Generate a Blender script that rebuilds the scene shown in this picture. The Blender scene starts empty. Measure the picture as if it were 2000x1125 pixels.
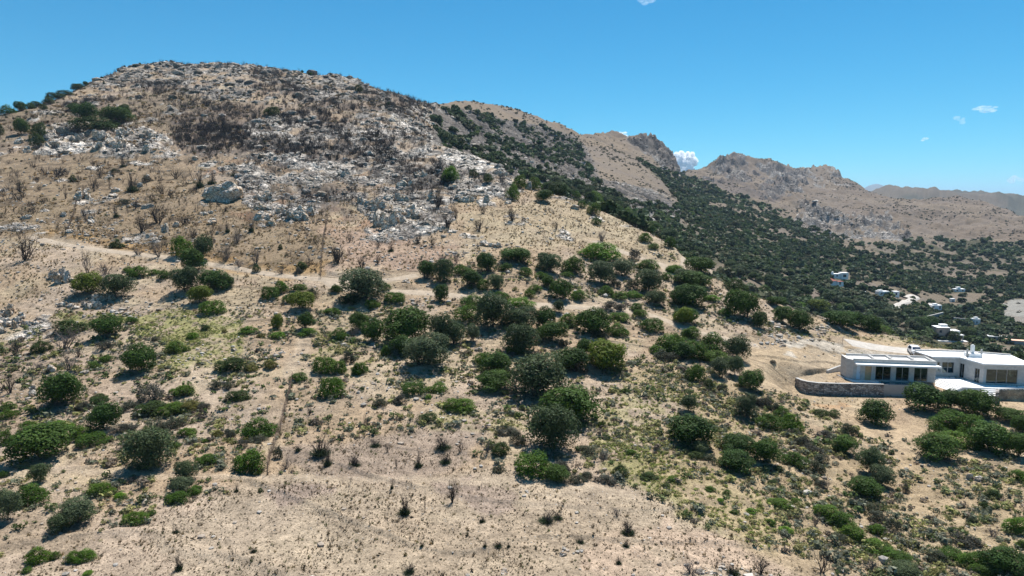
import bpy, bmesh, math, random
import numpy as np
from mathutils import Vector, Matrix

SC = bpy.context.scene
COL = SC.collection
rad = math.radians
RNG = np.random.default_rng(7)
random.seed(7)

# ------------------------------------------------------------------ camera, sky, sun, exposure
F = 1332.0                      # focal length in pixels of a 2000 px wide frame
PITCH = math.atan((562.5 - 400.0) / F)
SP, CP = math.sin(PITCH), math.cos(PITCH)
ZC = 60.0                       # drone height in world z
cam_d = bpy.data.cameras.new('camera')
cam = bpy.data.objects.new('camera', cam_d)
COL.objects.link(cam)
cam.location = (0, 0, ZC)
cam.rotation_euler = (rad(90) - PITCH, 0, 0)
cam_d.sensor_width = 36.0
cam_d.lens = F / 2000.0 * 36.0
cam_d.clip_start = 0.5
cam_d.clip_end = 90000
SC.camera = cam

SUN_EL, SUN_AZ = rad(62), rad(24)      # sun stands behind the hills, a little to the right
w = bpy.data.worlds.new('World')
SC.world = w
w.use_nodes = True
nt = w.node_tree
nt.nodes.clear()
sky = nt.nodes.new('ShaderNodeTexSky')
sky.sky_type = 'NISHITA'
sky.sun_disc = False
sky.sun_elevation = SUN_EL
sky.sun_rotation = SUN_AZ
sky.altitude = 2500
sky.air_density = 1.0
sky.dust_density = 0.0
sky.ozone_density = 2.5
grade = nt.nodes.new('ShaderNodeHueSaturation')
grade.inputs['Saturation'].default_value = 1.28
grade.inputs['Value'].default_value = 1.0
tintn = nt.nodes.new('ShaderNodeMix')
tintn.data_type = 'RGBA'
tintn.blend_type = 'MULTIPLY'
tintn.inputs[0].default_value = 1.0
tintn.inputs[7].default_value = (0.64, 1.10, 1.10, 1)
bg = nt.nodes.new('ShaderNodeBackground')
bg.inputs['Strength'].default_value = 0.1
wo = nt.nodes.new('ShaderNodeOutputWorld')
nt.links.new(sky.outputs[0], grade.inputs['Color'])
nt.links.new(grade.outputs[0], tintn.inputs[6])
sepc = nt.nodes.new('ShaderNodeSeparateColor'); comb = nt.nodes.new('ShaderNodeCombineColor')
nt.links.new(tintn.outputs[2], sepc.inputs[0])
for ch, (pw_, k_) in enumerate(((1.0, 0.46), (0.8, 0.95), (0.8, 1.01))):     # grade of the clear summer sky
    p_ = nt.nodes.new('ShaderNodeMath'); p_.operation = 'POWER'; p_.inputs[1].default_value = pw_
    m_ = nt.nodes.new('ShaderNodeMath'); m_.operation = 'MULTIPLY'; m_.inputs[1].default_value = k_
    nt.links.new(sepc.outputs[ch], p_.inputs[0]); nt.links.new(p_.outputs[0], m_.inputs[0]); nt.links.new(m_.outputs[0], comb.inputs[ch])
nt.links.new(comb.outputs[0], bg.inputs[0])
nt.links.new(bg.outputs[0], wo.inputs[0])

sun_d = bpy.data.lights.new('sun', 'SUN')
sun_d.energy = 5.0
sun_d.angle = rad(0.5)
sun_d.color = (1.0, 0.965, 0.92)
sun = bpy.data.objects.new('sun', sun_d)
COL.objects.link(sun)
sdir = Vector((math.sin(SUN_AZ) * math.cos(SUN_EL), math.cos(SUN_AZ) * math.cos(SUN_EL), math.sin(SUN_EL)))
sun.rotation_euler = sdir.to_track_quat('Z', 'Y').to_euler()

SC.view_settings.view_transform = 'Standard'
SC.view_settings.look = 'None'
SC.view_settings.gamma = 1
SC.view_settings.exposure = 0.72
SC.render.engine = 'CYCLES'
SC.cycles.max_bounces = 9
SC.cycles.diffuse_bounces = 3
SC.cycles.glossy_bounces = 2
SC.cycles.transmission_bounces = 3
SC.cycles.volume_bounces = 8
SC.cycles.transparent_max_bounces = 8

# ------------------------------------------------------------------ noise
def _hash(ix, iy, seed):
    n = (ix.astype(np.int64) * 374761393 + iy.astype(np.int64) * 668265263 + seed * 1442695041) & 0x7fffffff
    n = ((n ^ (n >> 13)) * 1274126177) & 0x7fffffff
    n = (n ^ (n >> 16)) & 0xffff
    return n / 65535.0

def vnoise(x, y, seed=0):
    ix, iy = np.floor(x), np.floor(y)
    fx, fy = x - ix, y - iy
    fx = fx * fx * (3 - 2 * fx)
    fy = fy * fy * (3 - 2 * fy)
    a = _hash(ix, iy, seed); b = _hash(ix + 1, iy, seed)
    c = _hash(ix, iy + 1, seed); d = _hash(ix + 1, iy + 1, seed)
    return (a + (b - a) * fx) * (1 - fy) + (c + (d - c) * fx) * fy

def fbm(x, y, oct=4, seed=0):
    s = 0; a = 0.5; t = 0
    for o in range(oct):
        s = s + a * vnoise(x * 2 ** o + 17.3 * o, y * 2 ** o - 9.1 * o, seed + o)
        t += a; a *= 0.5
    return s / t            # 0..1

def ridged(x, y, oct=4, seed=0):
    s = 0; a = 0.5; t = 0
    for o in range(oct):
        n = 1 - np.abs(2 * vnoise(x * 2 ** o + 5.7 * o, y * 2 ** o + 3.3 * o, seed + o) - 1)
        s = s + a * n * n; t += a; a *= 0.55
    return s / t

def sstep(a, b, x):
    t = np.clip((x - a) / (b - a), 0, 1)
    return t * t * (3 - 2 * t)

# ------------------------------------------------------------------ picture <-> world
def ray(u, v):
    x = (u - 1000.0) / F; y = (562.5 - v) / F
    return x, y * SP + CP, y * CP - SP

def project(X, Y, Z):
    dz = Z - ZC
    dep = Y * CP - dz * SP
    up = Y * SP + dz * CP
    dep = np.maximum(dep, 0.1)
    return 1000 + F * X / dep, 562.5 - F * up / dep

# ------------------------------------------------------------------ the lie of the land: distances read off the photograph
TU = np.array([-400, 0, 500, 1000, 1400, 1700, 2000, 2400.])
TV = np.array([1900, 1500, 1250, 1125, 1000, 900, 800, 700, 600, 500, 400, 300, 200, 110.])
T1 = np.array([
 [20, 30, 38, 45, 55, 66, 80, 98, 122, 150, 200, 270, 370, 490],
 [20, 30, 38, 45, 55, 66, 80, 98, 120, 145, 188, 255, 350, 490],
 [20, 30, 38, 44, 54, 64, 77, 95, 117, 143, 185, 250, 355, 500],
 [20, 30, 38, 43, 53, 63, 76, 93, 115, 145, 192, 262, 380, 520],
 [20, 31, 39, 45, 56, 67, 82, 103, 131, 168, 225, 300, 400, 520],
 [20, 33, 42, 50, 61, 74, 93, 117, 152, 195, 250, 320, 420, 540],
 [20, 33, 42, 50, 61, 74, 93, 120, 160, 205, 260, 330, 430, 540],
 [20, 33, 42, 50, 61, 74, 93, 121, 162, 210, 260, 330, 430, 540]], float)
T2U = np.array([740, 850, 980, 1150, 1250, 1322, 1334, 1400, 1600, 1850, 2400.])
T2V = np.array([900, 720, 650, 600, 550, 500, 450, 400, 370, 340, 300, 260, 190.])
T2 = np.array([
 [64, 90, 105, 117, 129, 144, 164, 188, 210, 230, 258, 295, 372],
 [66, 95, 112, 125, 140, 158, 180, 205, 225, 250, 285, 350, 520],
 [70, 100, 120, 140, 160, 185, 215, 250, 290, 340, 470, 620, 900],
 [100, 160, 180, 200, 220, 250, 290, 345, 440, 560, 760, 960, 1150],
 [120, 180, 205, 230, 265, 310, 370, 470, 590, 720, 920, 1120, 1300],
 [130, 200, 230, 260, 300, 360, 460, 620, 780, 900, 1080, 1250, 1400],
 [140, 205, 235, 265, 305, 370, 475, 660, 900, 1420, 1560, 1700, 1850],
 [150, 220, 250, 280, 330, 420, 560, 800, 1080, 1380, 1560, 1700, 1900],
 [170, 240, 290, 350, 450, 600, 800, 1150, 1400, 1560, 1700, 1800, 1900],
 [190, 260, 360, 470, 590, 740, 950, 1300, 1500, 1650, 1750, 1850, 1950],
 [190, 260, 360, 470, 590, 740, 950, 1300, 1500, 1650, 1750, 1850, 1950]], float)

def bil(U, V, A, u, v):
    """bilinear lookup, log values; V descending"""
    u = np.clip(u, U[0], U[-1]); v = np.clip(v, V[-1], V[0])
    i = np.clip(np.searchsorted(U, u, side='right') - 1, 0, len(U) - 2)
    Va = V[::-1]
    j = np.clip(np.searchsorted(Va, v, side='right') - 1, 0, len(V) - 2)
    LA = np.log(A[:, ::-1])
    fu = (u - U[i]) / (U[i + 1] - U[i]); fv = (v - Va[j]) / (Va[j + 1] - Va[j])
    return np.exp((LA[i, j] * (1 - fu) + LA[i + 1, j] * fu) * (1 - fv) + (LA[i, j + 1] * (1 - fu) + LA[i + 1, j + 1] * fu) * fv)

def D1(u, v): return bil(TU, TV, T1, u, v)
def D2(u, v):
    a = D1(u, v); b = bil(T2U, T2V, T2, u, v)
    k = sstep(740, 870, u)
    return a * (1 - k) + b * k

SPUR = np.array([(-400, 420), (600, 400), (700, 300), (790, 262), (840, 275), (870, 292), (905, 303), (940, 314), (975, 326), (1000, 350), (1030, 362), (1060, 374),
 (1100, 386), (1150, 404), (1200, 424), (1240, 442), (1270, 456), (1310, 482), (1340, 505), (1370, 530), (1400, 549), (1450, 572), (1500, 590), (1550, 607),
 (1600, 622), (1650, 632), (1700, 642), (1750, 655), (1800, 668), (1850, 681), (1900, 690), (1950, 697), (2000, 704), (2100, 716), (2400, 745)], float)
CREST = np.array([(-900, 420), (-400, 330), (-100, 243), (0, 224), (60, 209), (120, 190), (165, 170), (200, 152), (240, 135), (280, 126), (330, 122), (380, 127), (420, 123), (450, 122),
 (500, 127), (560, 137), (620, 149), (650, 144), (690, 153), (720, 167), (770, 186), (820, 199), (843, 204), (880, 197), (920, 196), (960, 203), (1000, 213),
 (1050, 226), (1090, 239), (1130, 255), (1150, 259), (1170, 252), (1195, 251), (1215, 259), (1225, 265), (1250, 268), (1280, 279), (1303, 288), (1315, 296), (1322, 312), (1330, 336),
 (1345, 332), (1370, 328), (1395, 319), (1410, 310), (1428, 300), (1440, 298), (1455, 303), (1480, 311), (1510, 313), (1530, 317), (1560, 325), (1600, 326),
 (1630, 329), (1645, 344), (1660, 352), (1680, 362), (1700, 372), (1720, 379), (1740, 384), (1780, 386), (1830, 386), (1870, 381), (1890, 383), (1930, 393),
 (1960, 405), (1985, 420), (2010, 430), (2400, 480)], float)
FAR = np.array([(-2000, 398), (1600, 398), (1700, 378), (1725, 372), (1750, 369), (1790, 370), (1820, 372), (1838, 376), (1870, 377), (1900, 378), (1930, 376), (1975, 375), (2000, 377), (2400, 384)], float)
BLUE = np.array([(-2000, 396), (1640, 396), (1672, 375), (1686, 368), (1700, 361), (1713, 358), (1724, 361), (1745, 368), (1765, 373), (1800, 386), (2400, 392)], float)

def col_v(line, az, it=6):
    """v at which the line crosses the vertical plane at azimuth az"""
    v = np.full_like(az, 400.0)
    for _ in range(it):
        y = (562.5 - v) / F
        u = 1000 + F * np.tan(az) * (CP + y * SP)
        v = np.interp(u, line[:, 0], line[:, 1])
    return u, v

def build_grid():
    fine = np.linspace(rad(-41.5), rad(41.5), 1150)
    coarse_l = np.linspace(rad(-84), rad(-42), 44)
    AZ = np.concatenate([coarse_l, fine, -coarse_l[::-1]])
    R = np.concatenate([[4, 10, 18], np.exp(np.linspace(math.log(26), math.log(2100), 900)), np.exp(np.linspace(math.log(2150), math.log(22000), 90))])
    R = np.unique(np.concatenate([R, np.arange(104.03, 138, 0.24)]))
    Z = np.zeros((len(AZ), len(R)))
    azc = np.clip(AZ, rad(-41.5), rad(41.5))
    for i, az in enumerate(azc):
        a = np.array([az])
        us, vs = col_v(SPUR, a); uc, vc = col_v(CREST, a); _, vf = col_v(FAR, a); _, vb = col_v(BLUE, a)
        us, vs, uc, vc, vf, vb = us[0], vs[0], uc[0], vc[0], vf[0], vb[0]
        pts_v, pts_d = [], []
        v = np.arange(1900, vs, -6.0); v = np.append(v, vs)
        y = (562.5 - v) / F
        u = 1000 + F * math.tan(az) * (CP + y * SP)
        d = D1(u, v)
        off = 9 * float(sstep(840, 960, us)) + 5 * float(sstep(1300, 1600, us))
        v2 = np.arange(vs + off, vc, -4.0); v2 = np.append(v2, vc)
        y2 = (562.5 - v2) / F
        u2 = 1000 + F * math.tan(az) * (CP + y2 * SP)
        d2 = D2(u2, v2)
        v = np.concatenate([v, v2]); d = np.concatenate([d, d2])
        dc = d[-1]
        v = np.concatenate([v, [vc + 45, max(vc + 60, 415), vf, vf + 14, vb, vb + 6]])
        d = np.concatenate([d, [dc * 1.3, max(dc * 1.5, 2000), max(3000, dc * 1.9), 5200, 14000, 21000]])
        keep = np.concatenate([[True], np.diff(np.maximum.accumulate(d)) > 1e-6])
        v, d = v[keep], d[keep]
        y = (562.5 - v) / F
        dy = y * SP + CP; dz = y * CP - SP
        r = d / math.cos(az)
        z = ZC + d * dz / dy
        Z[i] = np.interp(R, r, z)
    Z[:, :3] = Z[:, 3:4]
    # soften the joints between distances a little (crests keep their place)
    for _ in range(2):
        Z[:, 4:-1] = 0.25 * Z[:, 3:-2] + 0.5 * Z[:, 4:-1] + 0.25 * Z[:, 5:]
    for _ in range(2):
        Z[1:-1] = 0.25 * Z[:-2] + 0.5 * Z[1:-1] + 0.25 * Z[2:]
    return AZ, R, Z

AZ, R, Z = build_grid()
LR = np.log(R)
GX = np.sin(AZ)[:, None] * R[None, :]
GY = np.cos(AZ)[:, None] * R[None, :]
Zs = Z.copy()                               # smooth ground, before relief
GU0, GV0 = project(GX, GY, Zs)

def inpoly(u, v, poly):
    p = np.asarray(poly, float)
    c = np.zeros(u.shape, bool)
    n = len(p)
    for i in range(n):
        x0, y0 = p[i]; x1, y1 = p[(i + 1) % n]
        if y0 == y1: continue
        m = ((y0 > v) != (y1 > v)) & (u < (x1 - x0) * (v - y0) / (y1 - y0) + x0)
        c ^= m
    return c

# wobble so that every edge on the ground is organic
RR = np.broadcast_to(R[None, :], Z.shape)
k_w = np.clip(1332 / np.maximum(RR, 30), 0.9, 30)      # pixels per metre
wob_u = (fbm(GX / 9, GY / 9, 5, 91) - 0.5) * 16 * k_w
wob_v = (fbm(GX / 9 + 40, GY / 9, 5, 92) - 0.5) * 6 * k_w
def clampw(a, m): return np.clip(a, -m, m)
GUw = GU0 + clampw(wob_u, 60); GVw = GV0 + clampw(wob_v, 26)

NEAR = RR < 560
SPURMASK = None
def area(poly, rmin=0, rmax=1e9, w=1.0):
    uu = GU0 + clampw(wob_u, 60) * w; vv = GV0 + clampw(wob_v, 26) * w
    return (inpoly(uu, vv, poly) & (RR >= rmin) & (RR <= rmax)).astype(float)

def blur(m, n=2):
    m = m.copy()
    for _ in range(n):
        m[1:-1] = 0.25 * m[:-2] + 0.5 * m[1:-1] + 0.25 * m[2:]
        m[:, 1:-1] = 0.25 * m[:, :-2] + 0.5 * m[:, 1:-1] + 0.25 * m[:, 2:]
    return m

# distance at which the near hill ends, per column
sp_u, sp_v = col_v(SPUR, np.clip(AZ, rad(-41.5), rad(41.5)))
sp_d = D1(sp_u, sp_v) / np.cos(np.clip(AZ, rad(-41.5), rad(41.5)))
BEHIND = (RR > sp_d[:, None] * 1.02) & (sp_u[:, None] > 845)
FRONT = ~BEHIND

P_summit = [(150, 175), (240, 128), (330, 115), (450, 112), (560, 128), (660, 138), (760, 178), (850, 198), (850, 235), (760, 225), (700, 200), (600, 200), (520, 170), (480, 200), (380, 190), (300, 170), (210, 172)]
P_outL = [(75, 252), (130, 245), (250, 250), (330, 268), (350, 300), (300, 306), (150, 306), (60, 300)]
P_field = [(470, 330), (520, 300), (600, 305), (700, 320), (860, 330), (985, 345), (1010, 365), (970, 395), (900, 400), (870, 430), (820, 465), (740, 462), (700, 400), (640, 410), (560, 435), (490, 400)]
P_slope = [(480, 235), (560, 225), (640, 235), (760, 250), (850, 272), (930, 305), (985, 330), (960, 345), (860, 335), (700, 318), (600, 305), (500, 290), (430, 260)]
P_mid1 = [(700, 170), (850, 200), (900, 300), (820, 270), (700, 235)]
P_cliff = [(835, 215), (900, 212), (960, 230), (1040, 245), (1120, 265), (1150, 300), (1165, 350), (1100, 365), (1010, 345), (960, 325), (900, 300), (850, 285)]
P_cliff2 = [(1225, 268), (1320, 286), (1332, 345), (1300, 335), (1262, 300)]
P_spur2 = [(1020, 345), (1150, 345), (1300, 375), (1330, 420), (1290, 440), (1190, 405), (1080, 380)]
P_c3a = [(1400, 315), (1440, 292), (1470, 310), (1450, 350), (1420, 365), (1395, 360)]
P_c3b = [(1490, 318), (1560, 325), (1600, 345), (1545, 365), (1545, 385), (1500, 395), (1480, 370)]
P_c3c = [(1600, 322), (1650, 325), (1650, 350), (1620, 345)]
P_c3d = [(1590, 355), (1640, 350), (1640, 380), (1590, 375)]
P_band = [(1540, 420), (1590, 408), (1650, 425), (1740, 425), (1770, 450), (1740, 480), (1690, 475), (1620, 470), (1560, 450)]
P_c3e = [(1740, 395), (1800, 400), (1800, 415), (1750, 412)]
P_leftrock = [(-60, 560), (30, 575), (90, 615), (80, 645), (20, 660), (-60, 660)]
P_terr = [(0, 570), (90, 560), (250, 600), (240, 640), (120, 640)]

fw_u = (fbm(GX / 60, GY / 60, 5, 95) - .5) * 110; fw_v = (fbm(GX / 60 + 30, GY / 60, 5, 96) - .5) * 60
def far_area(poly, rmin=1000):
    return (inpoly(GU0 + fw_u, GV0 + fw_v, poly) & (RR > rmin) & (RR < 2000)) * (.6 + .4 * sstep(.42, .6, fbm(GX / 35, GY / 35, 5, 97)))
rock = np.maximum.reduce([
    area(P_summit, 200, 620) * 0.5, area(P_outL, 200, 420), area(P_field, 140, 420), area(P_slope, 150, 500) * 0.8, area(P_mid1, 200, 520) * 0.6,
    area(P_cliff, 280, 1200, .5) * 0.85, area(P_cliff2, 500, 1500, .3), area(P_spur2, 260, 900, .5) * 0.7, far_area(P_c3a), far_area(P_c3b),
    far_area(P_c3c) * .7, far_area(P_c3d) * .6, far_area(P_band, 500), far_area(P_c3e) * .6, area(P_leftrock, 60, 140) * 0.9])
rk_noise = fbm(GX / 14, GY / 14, 4, 5)
rock = blur(rock, 1)
rock = rock * sstep(0.25, 0.5, rk_noise + rock * 0.15)
sprinkle = sstep(0.62, 0.72, fbm(GX / 7, GY / 7, 4, 33)) * 0.5 * (RR > 110) * (RR < 600) * FRONT
rock = np.maximum(rock, sprinkle * (GV0 < 470))

# relief
amp = np.clip(RR / 110, 0.25, 6)
Z = Zs + (fbm(GX / 22, GY / 22, 4, 11) - 0.5) * 1.5 * np.minimum(amp, 1.6) * (RR > 28)
Z += (fbm(GX / 3.5, GY / 3.5, 3, 12) - 0.5) * 0.35 * (RR > 28)
# low terraces on the hillside
Z += np.where(RR > 28, 0.25 * sstep(0.42, 0.5, np.abs(((GY * 0.12 + fbm(GX / 30, GY / 30, 3, 8) * 3.0) % 1) - 0.5)) * (RR < 200), 0)
Z += rock * (ridged(GX / 10, GY / 10, 5, 21) - 0.35) * np.clip(RR / 95, 0.8, 5.5)
Z += rock * (vnoise(GX / 2.2, GY / 2.2, 25) - 0.5) * np.clip(RR / 200, 0.5, 3.0)
big = sstep(700, 1100, RR) * sstep(3000, 2000, RR)
Z += big * (ridged(GX / 130, GY / 130, 5, 41) - 0.5) * 18 + big * (ridged(GX / 30, GY / 30, 4, 44) - .5) * (8 + 26 * rock)
Z += sstep(2200, 2600, RR) * sstep(9000, 5000, RR) * ((ridged(GX / 500, GY / 500, 6, 42) - 0.5) * 70 + (ridged(GX / 90, GY / 90, 4, 45) - .5) * 22)
Z += sstep(9000, 12000, RR) * (ridged(GX / 2500, GY / 2500, 6, 43) - 0.5) * 110

# level ground for the villa, the car and their yard (z of the paving)
Z0 = ZC - 26.6
def Pz(u, v, z=None):
    """point where the sight line of a pixel meets the level z"""
    z = Z0 if z is None else z
    dx, dy, dz = ray(u, v)
    k = (z - ZC) / dz
    return Vector((dx * k, dy * k, z))
def pixpoly_world(pts, z=None): return [tuple(Pz(a, b, z)[:2]) for a, b in pts]
yard = pixpoly_world([(1554, 737), (1580, 732), (1640, 722), (1690, 712), (1800, 706), (2060, 708), (2140, 757), (1952, 758.5), (1880, 756), (1829, 739.5), (1824, 747), (1800, 747.5), (1800, 751), (1727, 750.5), (1680, 749.5), (1640, 749), (1600, 747.8), (1577, 744.8), (1564, 741.8)])
def level(polyxy, z, soft=5.0):
    global Z
    p = np.array(polyxy); m = inpoly(GX, GY, p).astype(float)
    # soft edge measured in metres: signed distance to the outline
    d = np.full(GX.shape, 1e9)
    sel = (GX > p[:, 0].min() - 20) & (GX < p[:, 0].max() + 20) & (GY > p[:, 1].min() - 20) & (GY < p[:, 1].max() + 20)
    x, y = GX[sel], GY[sel]; dd = np.full(x.shape, 1e9)
    for i in range(len(p)):
        a = p[i]; b = p[(i + 1) % len(p)]
        ab = b - a; t = np.clip(((x - a[0]) * ab[0] + (y - a[1]) * ab[1]) / (ab @ ab), 0, 1)
        dd = np.minimum(dd, np.hypot(x - a[0] - t * ab[0], y - a[1] - t * ab[1]))
    d[sel] = dd
    k = np.where(m > 0, 1.0, 1 - sstep(0, soft, d))
    zt = z if np.isscalar(z) else z
    Z = Z * (1 - k) + zt * k
yard_n = None

def grid_sample(A, x, y):
    az = np.arctan2(x, y); lr = np.log(np.maximum(np.hypot(x, y), R[0]))
    i = np.clip(np.searchsorted(AZ, az, side='right') - 1, 0, len(AZ) - 2)
    j = np.clip(np.searchsorted(LR, lr, side='right') - 1, 0, len(LR) - 2)
    fi = np.clip((az - AZ[i]) / (AZ[i + 1] - AZ[i]), 0, 1); fj = np.clip((lr - LR[j]) / (LR[j + 1] - LR[j]), 0, 1)
    return (A[i, j] * (1 - fi) + A[i + 1, j] * fi) * (1 - fj) + (A[i, j + 1] * (1 - fi) + A[i + 1, j + 1] * fi) * fj
def H(x, y):
    return float(grid_sample(Z, np.array([x], float), np.array([y], float))[0])

def seen(u, v, rmin=27.0, A=None):
    """ground point a pixel looks at (first hit beyond rmin)"""
    A = Z if A is None else A
    dx, dy, dz = ray(u, v)
    az = math.atan2(dx, dy); h = math.hypot(dx, dy)
    x = math.sin(az) * R; y = math.cos(az) * R
    zz = grid_sample(A, x, y)
    el = (zz - ZC) / R; t = dz / h
    ok = np.where((el >= t) & (R > rmin))[0]
    if len(ok) == 0: return None
    j = ok[0]
    if j > 0 and el[j] > el[j - 1] and R[j - 1] > rmin:
        f = (t - el[j - 1]) / (el[j] - el[j - 1]); f = min(max(f, 0), 1)
        r = R[j - 1] + f * (R[j] - R[j - 1])
    else: r = R[j]
    x, y = math.sin(az) * r, math.cos(az) * r
    return Vector((x, y, H(x, y) if A is Z else zz[j]))


# ------------------------------------------------------------------ ground colour map (what the soil is, zone by zone, plus some cliff shade)
low_front = pixpoly_world([(1572, 746), (1600, 749), (1680, 750), (1727, 751), (1830, 752), (1880, 756), (1952, 758), (1960, 766), (1900, 780), (1700, 780), (1600, 768), (1556, 750)], Z0)

level(low_front, Z0 - 1.75, 6.0)
level(yard, Z0 - 0.12, 0.3)
level(pixpoly_world([(1802, 747.6), (1826, 747.6), (1830.5, 740.5), (1879, 756.8), (1862, 763), (1802, 757)]), Z0 - 0.62, 0.4)
def paint(C, mask, rgb, k=1.0):
    m = (mask * k)[..., None]
    return C * (1 - m) + np.array(rgb) * m

C = np.zeros(Z.shape + (3,)); C[:] = (0.50, 0.375, 0.262)
n1 = fbm(GX / 16, GY / 16, 5, 60); n2 = fbm(GX / 5, GY / 5, 4, 61); n3 = fbm(GX / 1.6, GY / 1.6, 3, 62)
C = paint(C, sstep(0.45, 0.62, n1), (0.50, 0.40, 0.32), 0.8)
C = paint(C, sstep(0.56, 0.7, n2), (0.36, 0.28, 0.20), 0.55)
C = paint(C, sstep(0.55, 0.7, fbm(GX / 8, GY / 8, 4, 63)), (0.56, 0.46, 0.32), 0.6)
# upper slope, golden dry grass
C = paint(C, blur(area([(-100, 300), (300, 300), (560, 420), (640, 440), (640, 545), (400, 520), (100, 470), (-100, 460)], 100, 320), 6), (0.37, 0.275, 0.18), 0.75)
C = paint(C, blur(area([(-60, 215), (320, 180), (520, 210), (480, 270), (300, 255), (-60, 300)], 220, 560), 6), (0.32, 0.25, 0.175), 0.75)
C = paint(C, blur(area([(100, 440), (420, 490), (640, 520), (640, 548), (400, 512), (90, 470)], 110, 220), 2) * sstep(.35, .55, n2), (0.50, 0.32, 0.15), 0.8)
# pale dry terrace above the thicket
C = paint(C, blur(area([(900, 440), (990, 405), (1060, 385), (1200, 425), (1290, 470), (1350, 515), (1280, 520), (1100, 480), (900, 490)], 120, 320), 4), (0.50, 0.41, 0.28), 0.6)
# burnt soil
C = paint(C, blur(area([(640, 440), (800, 460), (900, 470), (880, 520), (640, 535)], 110, 240), 4), (0.42, 0.29, 0.22), 0.7)
C = paint(C, blur(area([(520, 930), (1000, 940), (1300, 990), (1500, 1060), (1500, 1250), (250, 1250), (300, 1000)], 20, 66), 8), (0.50, 0.405, 0.31), 0.75)
C = paint(C, blur(area([(520, 860), (920, 840), (990, 930), (540, 935)], 40, 90), 5), (0.40, 0.32, 0.27), 0.7)
C = paint(C, blur(area([(500, 960), (620, 950), (640, 1010), (540, 1020)], 40, 80), 3), (0.33, 0.25, 0.24), 0.5)
C = paint(C, blur(area([(860, 950), (990, 950), (960, 985), (870, 990)], 40, 80), 3), (0.33, 0.25, 0.23), 0.5)
C = paint(C, blur(area([(1250, 1000), (1560, 1040), (1620, 1130), (1180, 1130)], 30, 80), 5) * sstep(.4, .6, n2), (0.58, 0.44, 0.34), 0.8)
C = paint(C, blur(area([(-60, 660), (220, 690), (200, 850), (-60, 900)], 50, 130), 5), (0.44, 0.335, 0.26), 0.5)
# red earth
for P in ([(395, 303), (480, 308), (485, 332), (400, 330)], [(500, 345), (540, 345), (535, 385), (505, 380)], [(700, 320), (740, 325), (735, 350), (700, 345)],
          [(465, 405), (500, 405), (495, 430), (460, 430)], [(640, 418), (740, 430), (735, 445), (650, 440)], [(735, 350), (770, 352), (765, 372), (735, 370)]):
    C = paint(C, blur(area(P, 120, 420, 1.6), 2) * sstep(.35, .6, n2), (0.36, 0.19, 0.115), 0.55)
# green-yellow cushions field
gy = np.maximum.reduce([blur(area([(90, 605), (270, 600), (340, 610), (440, 640), (470, 690), (400, 725), (300, 715), (300, 670), (250, 640), (110, 625)], 60, 150), 4),
    0.8 * blur(area([(1200, 870), (1330, 880), (1480, 960), (1540, 1010), (1500, 1060), (1350, 1010), (1180, 950)], 40, 90), 5),
    0.55 * blur(area([(1180, 740), (1320, 720), (1420, 850), (1480, 960), (1250, 900), (1170, 850)], 50, 120), 5),
    0.5 * blur(area([(600, 650), (700, 680), (640, 720), (580, 720)], 60, 140), 3),
    0.5 * blur(area([(780, 790), (1010, 800), (1000, 850), (780, 840)], 60, 110), 3),
    0.45 * blur(area([(1500, 640), (1850, 670), (1760, 700), (1560, 680)], 100, 170), 3)])
C = paint(C, gy * sstep(0.3, 0.55, n3), (0.33, 0.33, 0.12), 0.75)
# heath ground
C = paint(C, blur(area([(1250, 700), (1400, 690), (1500, 800), (1650, 900), (2100, 900), (2100, 1250), (1600, 1250), (1300, 900)], 30, 150), 8), (0.47, 0.365, 0.235), 0.7)
# clearing around the villa
yardm = np.maximum.reduce([blur(area([(1460, 665), (1640, 665), (1800, 680), (1830, 700), (1650, 700), (1630, 740), (1560, 742), (1530, 770), (1600, 800), (1760, 800), (1760, 830), (1600, 820), (1500, 770), (1470, 720)], 80, 190), 3),
    blur(area([(1620, 820), (1820, 830), (1900, 780), (2100, 770), (2100, 850), (1900, 890), (1680, 900)], 70, 150), 3)])
C = paint(C, yardm * (FRONT), (0.56, 0.43, 0.295), 0.9)
C = paint(C, blur(area([(1560, 672), (1640, 672), (1660, 690), (1600, 700), (1550, 690)], 80, 190), 2), (0.66, 0.60, 0.53), 0.8)
C = paint(C, blur(area([(1560, 700), (1650, 690), (1650, 725), (1560, 735)], 80, 190), 2), (0.54, 0.44, 0.33), 0.6)
C = paint(C, blur(area([(1550, 752), (1620, 770), (1640, 785), (1560, 780)], 80, 150), 2), (0.50, 0.33, 0.20), 0.8)
C = paint(C, blur(area([(1655, 678), (1790, 682), (1900, 680), (1900, 694), (1660, 694)], 80, 190, .3), 1), (0.58, 0.53, 0.47), 0.85)
# second hill and third hill
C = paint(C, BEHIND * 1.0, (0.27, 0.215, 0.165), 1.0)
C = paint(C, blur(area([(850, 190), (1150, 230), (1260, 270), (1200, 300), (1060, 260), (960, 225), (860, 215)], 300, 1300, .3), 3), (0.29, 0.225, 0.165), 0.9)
C = paint(C, (RR > 1050) * (RR < 2100) * sstep(.4, .6, fbm(GX / 90, GY / 90, 5, 70)) * BEHIND, (0.20, 0.155, 0.12), 0.75)
woods_poly = [(840, 215), (905, 212), (980, 235), (1120, 262), (1150, 330), (1180, 370), (1250, 400), (1240, 415), (1150, 400), (1020, 350), (850, 290)]
W1 = [(1240, 306), (1290, 330), (1345, 345), (1400, 372), (1480, 395), (1530, 412), (1600, 450), (1700, 478), (1800, 468), (1900, 470), (2010, 478), (2500, 490), (2500, 900), (1300, 900), (1180, 440), (1100, 390), (1200, 395), (1330, 400), (1290, 350)]
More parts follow.
